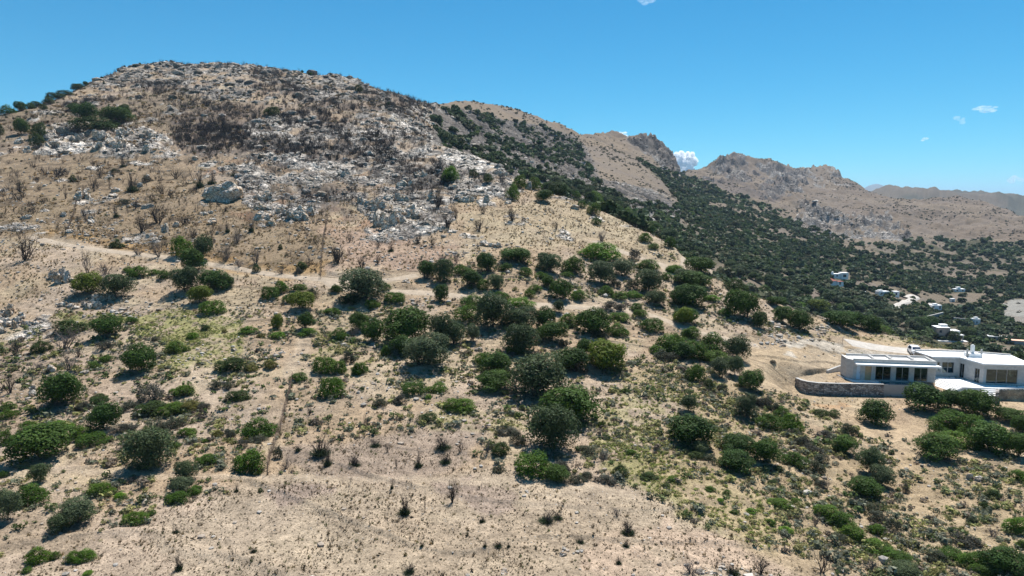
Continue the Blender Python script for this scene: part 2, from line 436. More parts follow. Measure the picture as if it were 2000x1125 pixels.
woodm = np.maximum(blur(area(woods_poly, 280, 1200, .4), 2) * sstep(0.42, 0.55, fbm(GX / 30, GY / 30, 4, 71)) * 0.9, blur(area(W1, 200, 1500, .4), 2)) * BEHIND
woodm *= 1 - 0.8 * sstep(.585, .67, fbm(GX / 45 + 9, GY / 45, 4, 72))
woodm *= 1 - 0.45 * blur(area(P_band, 500, 1600, .4), 1)
C = paint(C, woodm, (0.085, 0.09, 0.05), 0.85)
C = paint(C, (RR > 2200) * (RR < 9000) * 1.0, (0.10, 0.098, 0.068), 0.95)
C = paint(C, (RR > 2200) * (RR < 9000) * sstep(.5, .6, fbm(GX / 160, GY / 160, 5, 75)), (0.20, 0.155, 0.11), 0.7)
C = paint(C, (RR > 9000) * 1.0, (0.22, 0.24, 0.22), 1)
# quarry scar on the far right
quarry = blur(area([(1950, 598), (1975, 585), (2040, 585), (2060, 640), (1990, 636), (1960, 622)], 300, 900, .4), 1) * BEHIND
C = paint(C, quarry, (0.36, 0.35, 0.33), 0.95)
woodm *= (1 - quarry)
woodm *= 1 - .75 * BEHIND * sstep(1560, 1750, GU0) * (GV0 < 600) * sstep(.54, .60, fbm(GX / 38, GY / 22, 4, 73))
for hx, hy, ha, hb in ((1846, 662, 36, 22), (1640, 545, 24, 10), (1630, 560, 18, 7), (1722, 578, 18, 7), (1748, 580, 10, 8), (1826, 605, 14, 7), (1908, 636, 10, 9), (1870, 572, 14, 6), (1760, 596, 34, 5)):
    woodm *= 1 - BEHIND * (((GU0 - hx) / ha) ** 2 + ((GV0 - hy) / hb) ** 2 < 1)

# tracks and footpaths: (points in the photo, width m)
TRACKS = {
 'dirt_track': ([(60, 462), (100, 472), (160, 483), (230, 492), (300, 500), (380, 511), (450, 522), (520, 534), (580, 541), (640, 546), (700, 549), (760, 546), (815, 537)], 2.2),
 'lower_track': ([(640, 548), (668, 562), (760, 568), (860, 574), (960, 586), (1010, 592), (1100, 598), (1180, 602), (1250, 610), (1300, 625), (1350, 645), (1420, 662), (1480, 674)], 2.6),
 'upper_road': ([(1160, 470), (1240, 500), (1300, 518), (1340, 519), (1370, 523), (1395, 540)], 3.0),
 'villa_road': ([(1655, 668), (1700, 676), (1760, 684), (1830, 688), (1890, 690)], 4.5),
 'footpath': ([(60, 905), (120, 915), (220, 925), (330, 930), (430, 934), (540, 935), (680, 937), (820, 938), (950, 941), (1080, 945), (1180, 960), (1250, 975)], 0.7),
 'goat_path': ([(372, 715), (388, 745), (398, 765), (415, 790), (424, 812)], 0.5),
 'dust_path': ([(600, 640), (590, 680), (575, 705), (565, 735)], 1.6),
}
def dist_line(pts):
    p = np.array(pts)[:, :2]; d = np.full(GX.shape, 1e9)
    for i in range(len(p) - 1):
        a, b = p[i], p[i + 1]; lo = np.minimum(a, b) - 12; hi = np.maximum(a, b) + 12
        s = (GX > lo[0]) & (GX < hi[0]) & (GY > lo[1]) & (GY < hi[1])
        if not s.any(): continue
        ab = b - a; x, y = GX[s], GY[s]
        t = np.clip(((x - a[0]) * ab[0] + (y - a[1]) * ab[1]) / (ab @ ab + 1e-9), 0, 1)
        d[s] = np.minimum(d[s], np.hypot(x - a[0] - t * ab[0], y - a[1] - t * ab[1]))
    return d
track_w = {}
PATHM = np.zeros(Z.shape)
for nm, (pts, wd) in TRACKS.items():
    P = [seen(a, b, A=Zs) for a, b in pts]
    P = [p for p in P if p is not None]
    # sample densely so that the line bends smoothly
    Q = []
    for i in range(len(P) - 1):
        p0 = P[max(i - 1, 0)]; p1 = P[i]; p2 = P[i + 1]; p3 = P[min(i + 2, len(P) - 1)]
        n = max(2, int((p2 - p1).length / 1.0))
        for k in range(n):
            t = k / n
            Q.append(0.5 * ((2 * p1) + (p2 - p0) * t + (2 * p0 - 5 * p1 + 4 * p2 - p3) * t * t + (3 * p1 - p0 - 3 * p2 + p3) * t ** 3))
    Q.append(P[-1])
    track_w[nm] = (Q, wd)
    d = dist_line(Q)
    k = 1 - sstep(wd * 0.5, wd * 0.5 + 2.2, d)
    if wd > 2:
        zt = Zs
        Z = Z * (1 - k) + (zt - 0.05) * k
        # cut bank above the track
        PATHM = np.maximum(PATHM, 1 - sstep(wd * 0.5, wd * 0.5 + 2.5, d + (n2 - .5) * 2))
        C = paint(C, 1 - sstep(wd * 0.4, wd * 0.5 + 1.6, d + (n2 - .5) * 2.5), (0.545, 0.435, 0.325), 0.8)
    else:
        C = paint(C, 1 - sstep(wd * 0.35, wd * 0.5 + 0.6, d + (n3 - .5) * 1.0), (0.58, 0.47, 0.36), 0.6)
        PATHM = np.maximum(PATHM, 1 - sstep(wd * 0.5, wd + .3, d))
# fence lines carry a strip of dark burnt litter
FENCES = {
 'upper': [(640, 425), (636, 445), (632, 470), (629, 500), (626, 545)],
 'lower': [(572, 745), (566, 775), (556, 810), (548, 845), (536, 880), (527, 905), (522, 930)],
 'left': [(150, 385), (146, 410), (138, 430), (132, 452)],
}
fence_pts = {}
for nm, pts in FENCES.items():
    P = [seen(a, b, A=Zs) for a, b in pts]; fence_pts[nm] = P
    d = dist_line(P)
    C = paint(C, (1 - sstep(0.0, 0.3, d + (n3 - .5) * .5)), (0.15, 0.115, 0.08), 0.5)

C *= np.array([0.605, 0.588, 0.545]) * (0.82 + 0.36 * n3)[..., None] * (0.90 + 0.20 * n1)[..., None]
ROCK = np.clip(rock * (1 - PATHM) * (1 - yardm), 0, 1)
ul = blur(area([(-100, 215), (320, 180), (560, 230), (640, 440), (640, 530), (380, 500), (100, 470), (-100, 470)], 100, 560), 5)
C *= (1 - ul * (.12 + .38 * sstep(.5, .66, fbm(GX / 3, GY / 3, 4, 88))))[..., None]
# bare limestone reads pale grey
rk = sstep(0.18, 0.5, ROCK)
rockcol = np.zeros(C.shape); rockcol[:] = (0.57, 0.51, 0.44)
rockcol *= (0.66 + 0.68 * fbm(GX / 6, GY / 6, 4, 77))[..., None]
patchy = sstep(0.42, 0.58, fbm(GX / 7, GY / 7, 5, 78) + 0.14 * rk - 0.03)
C = C * (1 - (rk * patchy)[..., None]) + rockcol * (rk * patchy)[..., None]
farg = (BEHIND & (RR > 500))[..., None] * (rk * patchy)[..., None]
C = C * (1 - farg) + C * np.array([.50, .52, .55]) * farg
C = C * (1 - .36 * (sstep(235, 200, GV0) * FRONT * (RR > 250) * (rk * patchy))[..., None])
ROCKS = rk * patchy
ROCKS_ = ROCKS
# charred litter among the rocks
char = np.maximum.reduce([blur(area(P_field, 140, 420), 2) * .8, blur(area([(340, 230), (640, 250), (760, 300), (700, 330), (470, 320), (345, 300)], 150, 450), 3) * 1.0, blur(area([(560, 160), (850, 210), (830, 300), (640, 240)], 200, 600), 3) * .6])
C = paint(C, char * sstep(.42, .6, fbm(GX / 4, GY / 4, 5, 79)), (0.10, 0.08, 0.07), 0.7)
THICK = {'brown': [[(350, 203), (400, 198), (505, 208), (495, 238), (360, 240)], [(485, 140), (560, 145), (590, 185), (530, 192), (490, 170)], [(700, 168), (840, 208), (830, 235), (720, 215)], [(125, 205), (230, 190), (240, 200), (140, 215)], [(220, 165), (300, 160), (380, 175), (300, 185)], [(580, 190), (680, 200), (690, 220), (590, 212)]],
         'black': [[(335, 268), (480, 264), (640, 290), (710, 298), (700, 322), (480, 302), (345, 292)], [(540, 222), (620, 218), (710, 243), (650, 266), (550, 242)], [(340, 238), (480, 246), (470, 270), (345, 262)], [(640, 268), (770, 262), (790, 345), (660, 330)], [(760, 300), (900, 330), (890, 400), (790, 400)], [(560, 370), (700, 370), (700, 430), (600, 420)]]}
thick_b = np.maximum.reduce([area(P, 140, 620, .7) for P in THICK['brown']]); thick_k = np.maximum.reduce([area(P, 130, 620, .7) for P in THICK['black']])
C = paint(C, blur(np.maximum(thick_b, thick_k), 2) * sstep(.34, .55, fbm(GX / 5, GY / 5, 4, 83)), (0.085, 0.068, 0.06), 0.6)
# the whole upper flank is browner, streaked along the slope
up = sstep(330, 250, GV0) * FRONT * (RR > 150) * (RR < 700)
C = paint(C, up * sstep(.45, .6, fbm(GX / 12, GY / 5, 5, 84)) * (1 - ROCKS_), (0.165, 0.12, 0.09), 0.55)
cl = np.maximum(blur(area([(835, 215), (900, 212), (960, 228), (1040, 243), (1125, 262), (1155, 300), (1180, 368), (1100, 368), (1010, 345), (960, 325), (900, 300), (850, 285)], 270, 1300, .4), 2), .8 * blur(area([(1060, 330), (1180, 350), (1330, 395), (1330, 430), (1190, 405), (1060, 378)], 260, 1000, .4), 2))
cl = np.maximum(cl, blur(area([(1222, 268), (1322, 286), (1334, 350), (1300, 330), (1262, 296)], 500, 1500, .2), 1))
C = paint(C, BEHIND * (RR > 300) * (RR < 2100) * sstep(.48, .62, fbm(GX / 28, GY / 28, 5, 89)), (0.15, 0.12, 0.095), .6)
C = paint(C, cl * BEHIND, (0.115, 0.10, 0.088), 0.78)  # second-ridge cliff: dark rock, with part of its backlit shade painted in
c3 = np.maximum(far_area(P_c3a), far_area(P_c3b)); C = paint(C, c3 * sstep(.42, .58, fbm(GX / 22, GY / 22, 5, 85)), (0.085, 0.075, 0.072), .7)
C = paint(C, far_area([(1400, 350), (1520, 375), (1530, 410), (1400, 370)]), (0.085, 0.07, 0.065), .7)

# ------------------------------------------------------------------ fast mesh building
def np_mesh(name, V, faces_flat, nper, mats, smooth=False, col=None, extra=None):
    me = bpy.data.meshes.new(name)
    n = len(V); nf = len(faces_flat) // nper
    me.vertices.add(n); me.loops.add(nf * nper); me.polygons.add(nf)
    me.vertices.foreach_set('co', np.ascontiguousarray(V, np.float32).ravel())
    me.loops.foreach_set('vertex_index', np.ascontiguousarray(faces_flat, np.int32))
    me.polygons.foreach_set('loop_start', np.arange(0, nf * nper, nper, dtype=np.int32))
    for m in mats: me.materials.append(m)
    me.update(calc_edges=True)
    me.polygons.foreach_set('use_smooth', np.full(nf, smooth))
    if col is not None:
        a = me.attributes.new('Col', 'FLOAT_COLOR', 'POINT')
        c4 = np.ones((n, 4), np.float32); c4[:, :3] = col
        a.data.foreach_set('color', c4.ravel())
    if extra is not None:
        for k, arr in extra.items():
            a = me.attributes.new(k, 'FLOAT', 'POINT')
            a.data.foreach_set('value', np.ascontiguousarray(arr, np.float32))
    return me

def link(name, me, parent=None, loc=None):
    o = bpy.data.objects.new(name, me)
    COL.objects.link(o)
    if parent is not None: o.parent = parent
    if loc is not None: o.location = loc
    return o
def tag(o, label=None, cat=None, group=None, kind=None):
    if label: o['label'] = label
    if cat: o['category'] = cat
    if group: o['group'] = group
    if kind: o['kind'] = kind
    return o

# ------------------------------------------------------------------ materials
class NT:
    def __init__(s, name):
        s.m = bpy.data.materials.new(name); s.m.use_nodes = True
        s.t = s.m.node_tree; s.t.nodes.clear()
        s.out = s.t.nodes.new('ShaderNodeOutputMaterial')
    def n(s, typ, ins=None, **kw):
        nd = s.t.nodes.new(typ)
        for k, v in kw.items(): setattr(nd, k, v)
        if ins:
            for k, v in ins.items():
                if hasattr(v, 'is_output') or isinstance(v, bpy.types.NodeSocket): s.t.links.new(v, nd.inputs[k])
                else: nd.inputs[k].default_value = v
        return nd
    def mix(s, a, b, f, blend='MIX'):
        nd = s.t.nodes.new('ShaderNodeMix'); nd.data_type = 'RGBA'; nd.blend_type = blend
        for i, v in ((0, f), (6, a), (7, b)):
            if isinstance(v, bpy.types.NodeSocket): s.t.links.new(v, nd.inputs[i])
            else: nd.inputs[i].default_value = v
        return nd.outputs[2]
    def math(s, op, a, b=None, c=None, clamp=False):
        nd = s.t.nodes.new('ShaderNodeMath'); nd.operation = op; nd.use_clamp = clamp
        for i, v in enumerate((a, b, c)):
            if v is None: continue
            if isinstance(v, bpy.types.NodeSocket): s.t.links.new(v, nd.inputs[i])
            else: nd.inputs[i].default_value = v
        return nd.outputs[0]
    def rng(s, v, a, b, c=0.0, d=1.0):
        nd = s.n('ShaderNodeMapRange', {0: v, 1: a, 2: b, 3: c, 4: d}); return nd.outputs[0]
    def noise(s, scale, detail=3, rough=0.6, vec=None, col=False):
        nd = s.n('ShaderNodeTexNoise', {'Scale': scale, 'Detail': detail, 'Roughness': rough})
        if vec is not None: s.t.links.new(vec, nd.inputs['Vector'])
        return nd.outputs[1 if col else 0]
    def surf(s, color, rough=0.9, bump=None, bstr=0.5, bdist=0.1, spec=0.2, metal=0.0, transl=0.0):
        p = s.n('ShaderNodeBsdfPrincipled', {'Base Color': color, 'Roughness': rough, 'Specular IOR Level': spec, 'Metallic': metal})
        if bump is not None:
            b = s.n('ShaderNodeBump', {'Strength': bstr, 'Distance': bdist, 'Height': bump})
            s.t.links.new(b.outputs[0], p.inputs['Normal'])
        o = p.outputs[0]
        s.t.links.new(o, s.out.inputs[0]); s.m.cycles.emission_sampling = 'NONE'
        return s.m

def ground_mat():
    g = NT('hillside_ground')
    geo = g.n('ShaderNodeNewGeometry'); pos = geo.outputs['Position']
    col = g.n('ShaderNodeAttribute', attribute_name='Col').outputs['Color']
    rk = g.n('ShaderNodeAttribute', attribute_name='rock').outputs['Fac']
    a = g.noise(0.9, 6, 0.72, pos); b = g.noise(6.5, 5, 0.78, pos); c = g.noise(0.23, 5, 0.7, pos)
    v = g.math('MULTIPLY', g.rng(a, 0.25, 0.75, 0.50, 1.50), g.rng(b, 0.3, 0.7, 0.42, 1.58))
    v = g.math('MULTIPLY', v, g.rng(c, 0.3, 0.7, 0.88, 1.12))
    cc = g.mix(col, (1, 1, 1, 1), 0.0)
    vm = g.n('ShaderNodeVectorMath', {0: col}, operation='SCALE'); g.t.links.new(v, vm.inputs[3])
    base = vm.outputs[0]
    # dry tufts (dark, brownish) and pale stones strewn over the soil
    vor = g.n('ShaderNodeTexVoronoi', {'Vector': pos, 'Scale': 2.4, 'Randomness': 1.0})
    spot = g.rng(vor.outputs['Distance'], 0.18, 0.34, 1, 0)
    sel = g.n('ShaderNodeSeparateColor', {0: vor.outputs['Color']})
    dark = g.math('MULTIPLY', spot, g.math('GREATER_THAN', sel.outputs[0], 0.55))
    dark = g.math('MULTIPLY', dark, g.rng(g.noise(0.13, 4, 0.6, pos), 0.42, 0.6))
    base = g.mix(base, (0.13, 0.10, 0.065, 1), g.math('MULTIPLY', dark, 0.75))
    vor2 = g.n('ShaderNodeTexVoronoi', {'Vector': pos, 'Scale': 3.7, 'Randomness': 1.0})
    sel2 = g.n('ShaderNodeSeparateColor', {0: vor2.outputs['Color']})
    st = g.math('MULTIPLY', g.rng(vor2.outputs['Distance'], 0.16, 0.24, 1, 0), g.math('GREATER_THAN', sel2.outputs[1], 0.83))
    st = g.math('MULTIPLY', st, g.rng(g.noise(0.09, 4, 0.6, pos), 0.40, 0.62))
    base = g.mix(base, (0.56, 0.53, 0.49, 1), g.math('MULTIPLY', st, 0.8))
    # limestone: cracks, pits, lichen
    wn = g.noise(0.35, 4, 0.65, pos, True)
    wv = g.n('ShaderNodeVectorMath', {0: wn}, operation='SCALE'); wv.inputs[3].default_value = 5.0
    wp = g.n('ShaderNodeVectorMath', {0: pos, 1: wv.outputs[0]}, operation='ADD').outputs[0]
    sc_ = g.n('ShaderNodeVectorMath', {0: wp, 1: (1.0, 0.8, 1.9)}, operation='MULTIPLY').outputs[0]
    vr = g.n('ShaderNodeTexVoronoi', {'Vector': sc_, 'Scale': 0.2, 'Randomness': 1.0}, feature='DISTANCE_TO_EDGE')
    crack = g.rng(vr.outputs[0], 0.0, 0.14, 0.45, 1)
    pit = g.rng(g.noise(0.7, 9, 0.85, wp), 0.41, 0.55, 0.16, 1.35)
    pit = g.math('MULTIPLY', pit, g.rng(g.noise(0.11, 8, 0.8, wp), 0.40, 0.56, 0.45, 1.2))
    pit = g.math('MULTIPLY', pit, g.rng(g.noise(0.03, 5, 0.75, wp), 0.40, 0.55, 0.6, 1.1))
    rv = g.n('ShaderNodeVectorMath', {0: base}, operation='SCALE'); g.t.links.new(g.math('MULTIPLY', crack, pit), rv.inputs[3])
    base = g.mix(base, rv.outputs[0], rk)
    hr = g.math('ADD', g.math('MULTIPLY', g.rng(vr.outputs[0], 0, .3), 1.2), g.math('MULTIPLY', g.noise(1.2, 7, 0.75, pos), 1.0))
    hs = g.math('ADD', g.math('MULTIPLY', a, 0.5), g.math('MULTIPLY', b, 0.16))
    hs = g.math('ADD', hs, g.math('MULTIPLY', g.math('ADD', dark, st), 0.15))
    h = g.math('ADD', g.math('MULTIPLY', hr, rk), hs)
    return g.surf(base, 0.95, h, 0.9, 0.55, 0.12)

def simple(name, rgb, var=0.15, scale=3.0, rough=0.85, bstr=0.2, bdist=0.05, spec=0.3, metal=0.0, attr=False, objcol=False):
    g = NT(name)
    tc = g.n('ShaderNodeTexCoord').outputs['Object']
    nz = g.noise(scale, 5, 0.65, tc)
    base = (*rgb, 1)
    if attr: base = g.n('ShaderNodeAttribute', attribute_name='Col').outputs['Color']
    vm = g.n('ShaderNodeVectorMath', {0: base if attr else rgb}, operation='SCALE')
    g.t.links.new(g.rng(nz, 0.25, 0.75, 1 - var, 1 + var), vm.inputs[3])
    return g.surf(vm.outputs[0], rough, nz, bstr, bdist, spec, metal)

def leaf_mat(name, objcol=True):
    g = NT(name)
    col = g.n('ShaderNodeAttribute', attribute_name='Col').outputs['Color']
    if objcol:
        oi = g.n('ShaderNodeObjectInfo')
        col = g.mix(oi.outputs['Color'], col, 1.0, 'MULTIPLY')
    d = g.n('ShaderNodeBsdfPrincipled', {'Base Color': col, 'Roughness': 0.62, 'Specular IOR Level': 0.08})
    t = g.n('ShaderNodeBsdfTranslucent', {'Color': col})
    mx = g.n('ShaderNodeMixShader', {0: 0.3, 1: d.outputs[0], 2: t.outputs[0]})
    g.t.links.new(mx.outputs[0], g.out.inputs[0])
    return g.m

M_ground = ground_mat()
M_leaf = leaf_mat('foliage', True)
M_leafs = leaf_mat('scattered_foliage', False)
def twig_mat(name, objcol):
    g = NT(name)
    col = g.n('ShaderNodeAttribute', attribute_name='Col').outputs['Color']
    if objcol: col = g.mix(g.n('ShaderNodeObjectInfo').outputs['Color'], col, 1.0, 'MULTIPLY')
    return g.surf(col, 0.9, spec=0.15)
M_twig = twig_mat('dry_wood', True)
M_twigs = twig_mat('scattered_dry_wood', False)
M_bark = simple('bark', (0.11, 0.085, 0.06), 0.3, 6, 0.95, 0.6, 0.05)
def rock_mat():
    g = NT('limestone')
    geo = g.n('ShaderNodeNewGeometry'); pos = geo.outputs['Position']
    col = g.n('ShaderNodeAttribute', attribute_name='Col').outputs['Color']
    vr = g.n('ShaderNodeTexVoronoi', {'Vector': pos, 'Scale': 0.9, 'Randomness': 1.0}, feature='DISTANCE_TO_EDGE')
    pit = g.noise(1.8, 8, 0.8, pos)
    f = g.math('MULTIPLY', g.rng(vr.outputs[0], 0, .12, .5, 1), g.rng(pit, .38, .56, .24, 1.25))
    vm = g.n('ShaderNodeVectorMath', {0: col}, operation='SCALE'); g.t.links.new(f, vm.inputs[3])
    h = g.math('ADD', g.math('MULTIPLY', pit, 1.0), g.math('MULTIPLY', g.rng(vr.outputs[0], 0, .25), .5))
    return g.surf(vm.outputs[0], 0.92, h, 1.0, 0.5, 0.15)
M_rock = rock_mat()

# ------------------------------------------------------------------ terrain sheet
nA, nR = Z.shape
V = np.stack([GX, GY, Z], -1).reshape(-1, 3)
ii = np.arange((nA - 1) * (nR - 1)); ia = ii // (nR - 1); ir = ii % (nR - 1)
v0 = ia * nR + ir
Fq = np.stack([v0, v0 + nR, v0 + nR + 1, v0 + 1], -1)
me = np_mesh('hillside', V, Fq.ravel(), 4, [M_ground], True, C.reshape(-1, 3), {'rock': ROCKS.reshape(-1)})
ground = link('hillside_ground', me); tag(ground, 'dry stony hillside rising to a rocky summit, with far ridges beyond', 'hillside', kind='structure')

# ------------------------------------------------------------------ prototypes: crowns, bushes, burnt shrubs, rocks
def unit(v): return v / (np.linalg.norm(v, axis=-1, keepdims=True) + 1e-9)

def leaves(rng, P, N, size, aspect=1.7, col=None):
    """a small bent leaf spray at every point P, facing N"""
    n = len(P)
    t = unit(np.cross(N, unit(rng.normal(size=(n, 3))))); b = np.cross(N, t)
    s = size * rng.uniform(0.6, 1.3, (n, 1))
    V = np.stack([P - t * s * aspect, P - b * s + N * s * .3, P + t * s * aspect, P + b * s - N * s * .25], 1).reshape(-1, 3)
    base = np.arange(n)[:, None] * 4
    Fc = np.concatenate([base + [0, 1, 2], base + [0, 2, 3]], 1).reshape(-1)
    if col is None: col = np.ones((n, 3))
    return V, Fc, np.repeat(col, 4, 0)

def crown_mesh(name, seed, nl=26, n=5200, lobe=(0.13, 0.24), flat=0.8, size=0.017, bottom=-0.30, rough=0.25, ragged=0.12, gaps=0.0):
    rng = np.random.default_rng(seed)
    d = unit(rng.normal(size=(nl, 3))); d[:, 2] = np.where(d[:, 2] < -0.55, -d[:, 2] * .6, d[:, 2])
    rr = rng.uniform(0.45, 1.0, (nl, 1)) * 0.33
    cen = d * rr * np.array([1.05, 1.05, flat])
    rad_l = rng.uniform(*lobe, nl)
    w_ = rad_l ** 2; w_ /= w_.sum()
    k = rng.choice(nl, n, p=w_)
    dd = unit(rng.normal(size=(n, 3)) + np.array([0, 0, .25]))
    shell = rng.uniform(0.72, 1.0 + ragged, (n, 1))
    P = cen[k] + dd * rad_l[k, None] * shell * np.array([1, 1, .9])
    # drop what lies deep inside a neighbour lobe
    keep = np.ones(n, bool)
    for j in range(nl):
        keep &= (np.linalg.norm(P - cen[j], axis=1) > rad_l[j] * 0.62) | (k == j)
    if gaps: keep &= vnoise(P[:, 0] * 7 + seed, P[:, 1] * 7 + P[:, 2] * 9, seed) > gaps
    P, dd, k = P[keep], dd[keep], k[keep]
    # a few inner and stray leaves
    q = len(P) // 6
    Pi = unit(rng.normal(size=(q, 3))) * rng.uniform(.1, .36, (q, 1)) * np.array([1, 1, flat]); P = np.concatenate([P, Pi]); dd = np.concatenate([dd, unit(Pi + 1e-4)]); k = np.concatenate([k, rng.integers(0, nl, q)])
    N = unit(dd + rng.normal(size=dd.shape) * rough)
    tone = (0.75 + 0.5 * rng.random(nl))[k] * rng.uniform(0.75, 1.25, len(k))
    col = np.stack([tone * rng.uniform(.93, 1.1, len(k)), tone, tone * rng.uniform(.85, 1.1, len(k))], 1)
    lo, hi = np.percentile(P, 1.5, 0), np.percentile(P, 98.5, 0)
    P = (P - (lo + hi) / 2 * [1, 1, 0] - [0, 0, lo[2]]) / np.array([hi[0] - lo[0], hi[1] - lo[1], hi[2] - lo[2]])
    V, Fc, Cc = leaves(rng, P, N, size, 1.8, col)
    q = 260; Pc = unit(rng.normal(size=(q, 3))) * rng.uniform(.05, .30, (q, 1)) * [1, 1, 1] + [0, 0, .5]
    v2, f2, c2 = leaves(rng, Pc, unit(rng.normal(size=(q, 3))), .075, 1.2, np.full((q, 3), .8))
    Fc = np.concatenate([Fc, f2 + len(V)]); V = np.concatenate([V, v2]); Cc = np.concatenate([Cc, c2])
    return np_mesh(name, V, Fc, 3, [M_leaf], True, Cc)

def dome_mesh(name, seed, nl=22, n=3600, size=0.02, hump=0.17, spike=0.0, rough=.3):
    """a bush that sits on the ground: uneven lobes over a low dome"""
    rng = np.random.default_rng(seed)
    a = rng.uniform(0, 2 * math.pi, nl); r = np.sqrt(rng.random(nl)) * 0.36
    lz = np.clip(0.30 * (1 - (r / .42) ** 2), 0.03, 1) * rng.uniform(.6, 1.2, nl)
    cen = np.stack([np.cos(a) * r, np.sin(a) * r * rng.uniform(.7, 1), lz], 1); rl = rng.uniform(.6, 1.25, nl) * hump
    k = rng.choice(nl, n, p=rl ** 2 / (rl ** 2).sum())
    dd = unit(rng.normal(size=(n, 3)) + [0, 0, .35])
    P = cen[k] + dd * rl[k, None] * rng.uniform(.7, 1.12, (n, 1)) ** 1
    keep = P[:, 2] > 0
    for j in range(nl): keep &= (np.linalg.norm(P - cen[j], axis=1) > rl[j] * .6) | (k == j)
    P, dd, k = P[keep], dd[keep], k[keep]
    N = unit(dd + rng.normal(size=dd.shape) * rough)
    tone = (0.7 + .6 * rng.random(nl))[k] * rng.uniform(.75, 1.25, len(k))
    col = np.stack([tone * rng.uniform(.92, 1.12, len(k)), tone, tone * rng.uniform(.8, 1.1, len(k))], 1)
    lo, hi = np.percentile(P, 1.5, 0), np.percentile(P, 98.5, 0)
    P = (P - (lo + hi) / 2 * [1, 1, 0]) / np.array([hi[0] - lo[0], hi[1] - lo[1], hi[2]])
    if spike: P += rng.normal(size=P.shape) * spike * .03
    V, Fc, Cc = leaves(rng, P, N, size, 1.8, col)
    return np_mesh(name, V, Fc, 3, [M_leaf], True, Cc)

def tube(A, B, ra, rb):
    A, B = np.array(A, float), np.array(B, float)
    t = unit(B - A); s = unit(np.cross(t, [0.31, 0.2, 0.93])); q = np.cross(t, s)
    ang = np.array([0, 2.094, 4.189])
    ring = lambda P, r: P + r * (np.cos(ang)[:, None] * s + np.sin(ang)[:, None] * q)
    V = np.concatenate([ring(A, ra), ring(B, rb)])
    Fc = []
    for i in range(3):
        j = (i + 1) % 3; Fc += [i, j, 3 + j, i, 3 + j, 3 + i]
    return V, np.array(Fc)

def join(parts):
    Vs, Fs, off = [], [], 0
    for v, f in parts:
        Vs.append(v); Fs.append(f + off); off += len(v)
    return np.concatenate(Vs), np.concatenate(Fs)

def branch(parts, rng, P, D, L, r, depth, spread, up):
    """one limb that bends, tapers and forks"""
    n = 3; p = np.array(P, float); d = unit(np.array(D, float)[None])[0]
    for i in range(n):
        d = unit((d + rng.normal(size=3) * spread * .35 + np.array([0, 0, up * .25]))[None])[0]
        q = p + d * L / n; r2 = r * .82
        parts.append(tube(p, q, r, r2)); p, r = q, r2
        if depth > 0 and (i > 0 or rng.random() < .5):
            for _ in range(rng.integers(1, 3)):
                dd = unit((d + rng.normal(size=3) * spread)[None])[0]
                branch(parts, rng, p, dd, L * rng.uniform(.45, .72), r * .7, depth - 1, spread, up)

def burnt_mesh(name, seed, stems=6, depth=3, r=0.018, lean=.6, up=.5, leafy=0, leafsize=.02):
    rng = np.random.default_rng(seed); parts = []
    for s in range(stems):
        a = rng.uniform(0, 6.28); l = rng.uniform(.15, lean)
        branch(parts, rng, [math.cos(a) * .05, math.sin(a) * .05, -.05], [math.cos(a) * l, math.sin(a) * l, 1], rng.uniform(.35, .6), r, depth, .55, up)
    V, Fc = join(parts)
    sx = max(np.ptp(V[:, 0]), np.ptp(V[:, 1])); V[:, :2] /= sx; V[:, 2] /= V[:, 2].max()
    C_ = np.ones((len(V), 3)) * rng.uniform(.7, 1.2, (len(V), 1))
    return np_mesh(name, V, Fc, 3, [M_twig], False, C_)

def tuft_leaf(name, seed, n=520, low=.55):
    """green resprouting shoots round the foot of a burnt shrub"""
    rng = np.random.default_rng(seed)
    a = rng.uniform(0, 6.28, n); e = rng.uniform(.25, 1.3, n); L = rng.uniform(.15, .5, n)
    D = np.stack([np.cos(a) * np.cos(e), np.sin(a) * np.cos(e), np.sin(e)], 1)
    c = rng.normal(size=(n, 3)) * [.1, .1, .02]
    base = c; tip = c + D * L[:, None]; tip[:, 2] *= low / .5
    side = unit(np.cross(D, rng.normal(size=(n, 3)))) * .014
    V = np.stack([base - side, base + side, tip], 1).reshape(-1, 3); V[:, 2] = np.maximum(V[:, 2], -.02)
    Fc = np.arange(n * 3)
    t = rng.uniform(.6, 1.4, (n, 1)); col = np.repeat(np.ones((n, 3)) * t, 3, 0)
    return np_mesh(name, V, Fc, 3, [M_leaf], False, col)

def ico(sub):
    bm = bmesh.new(); bmesh.ops.create_icosphere(bm, subdivisions=sub, radius=1)
    v = np.array([x.co[:] for x in bm.verts]); f = np.array([[l.index for l in p.verts] for p in bm.faces]); bm.free(); return v, f
def n3d(P, s, seed): return (vnoise(P[:, 0] * s + P[:, 2] * s * .7, P[:, 1] * s - P[:, 2] * s * .6, seed) + vnoise(P[:, 1] * s + 9, P[:, 2] * s + 4, seed + 1)) / 2
def rock_arr(seed, sub, flat=.7):
    v, f = ico(sub); rng = np.random.default_rng(seed)
    v = v.copy()
    for _ in range(9):                               # chip planes off the lump
        n = unit(rng.normal(size=3)); d = rng.uniform(.55, .9)
        e = v @ n - d; v = v - np.maximum(e, 0)[:, None] * n
    v *= (1 + (n3d(v, 2.2, seed) - .5) * .55 + (n3d(v, 5.5, seed + 5) - .5) * .28 + (n3d(v, 12, seed + 9) - .5) * (.14 if sub > 2 else 0))[:, None]
    v[:, 2] *= flat; v[:, 2] += .25 * flat
    return v, f
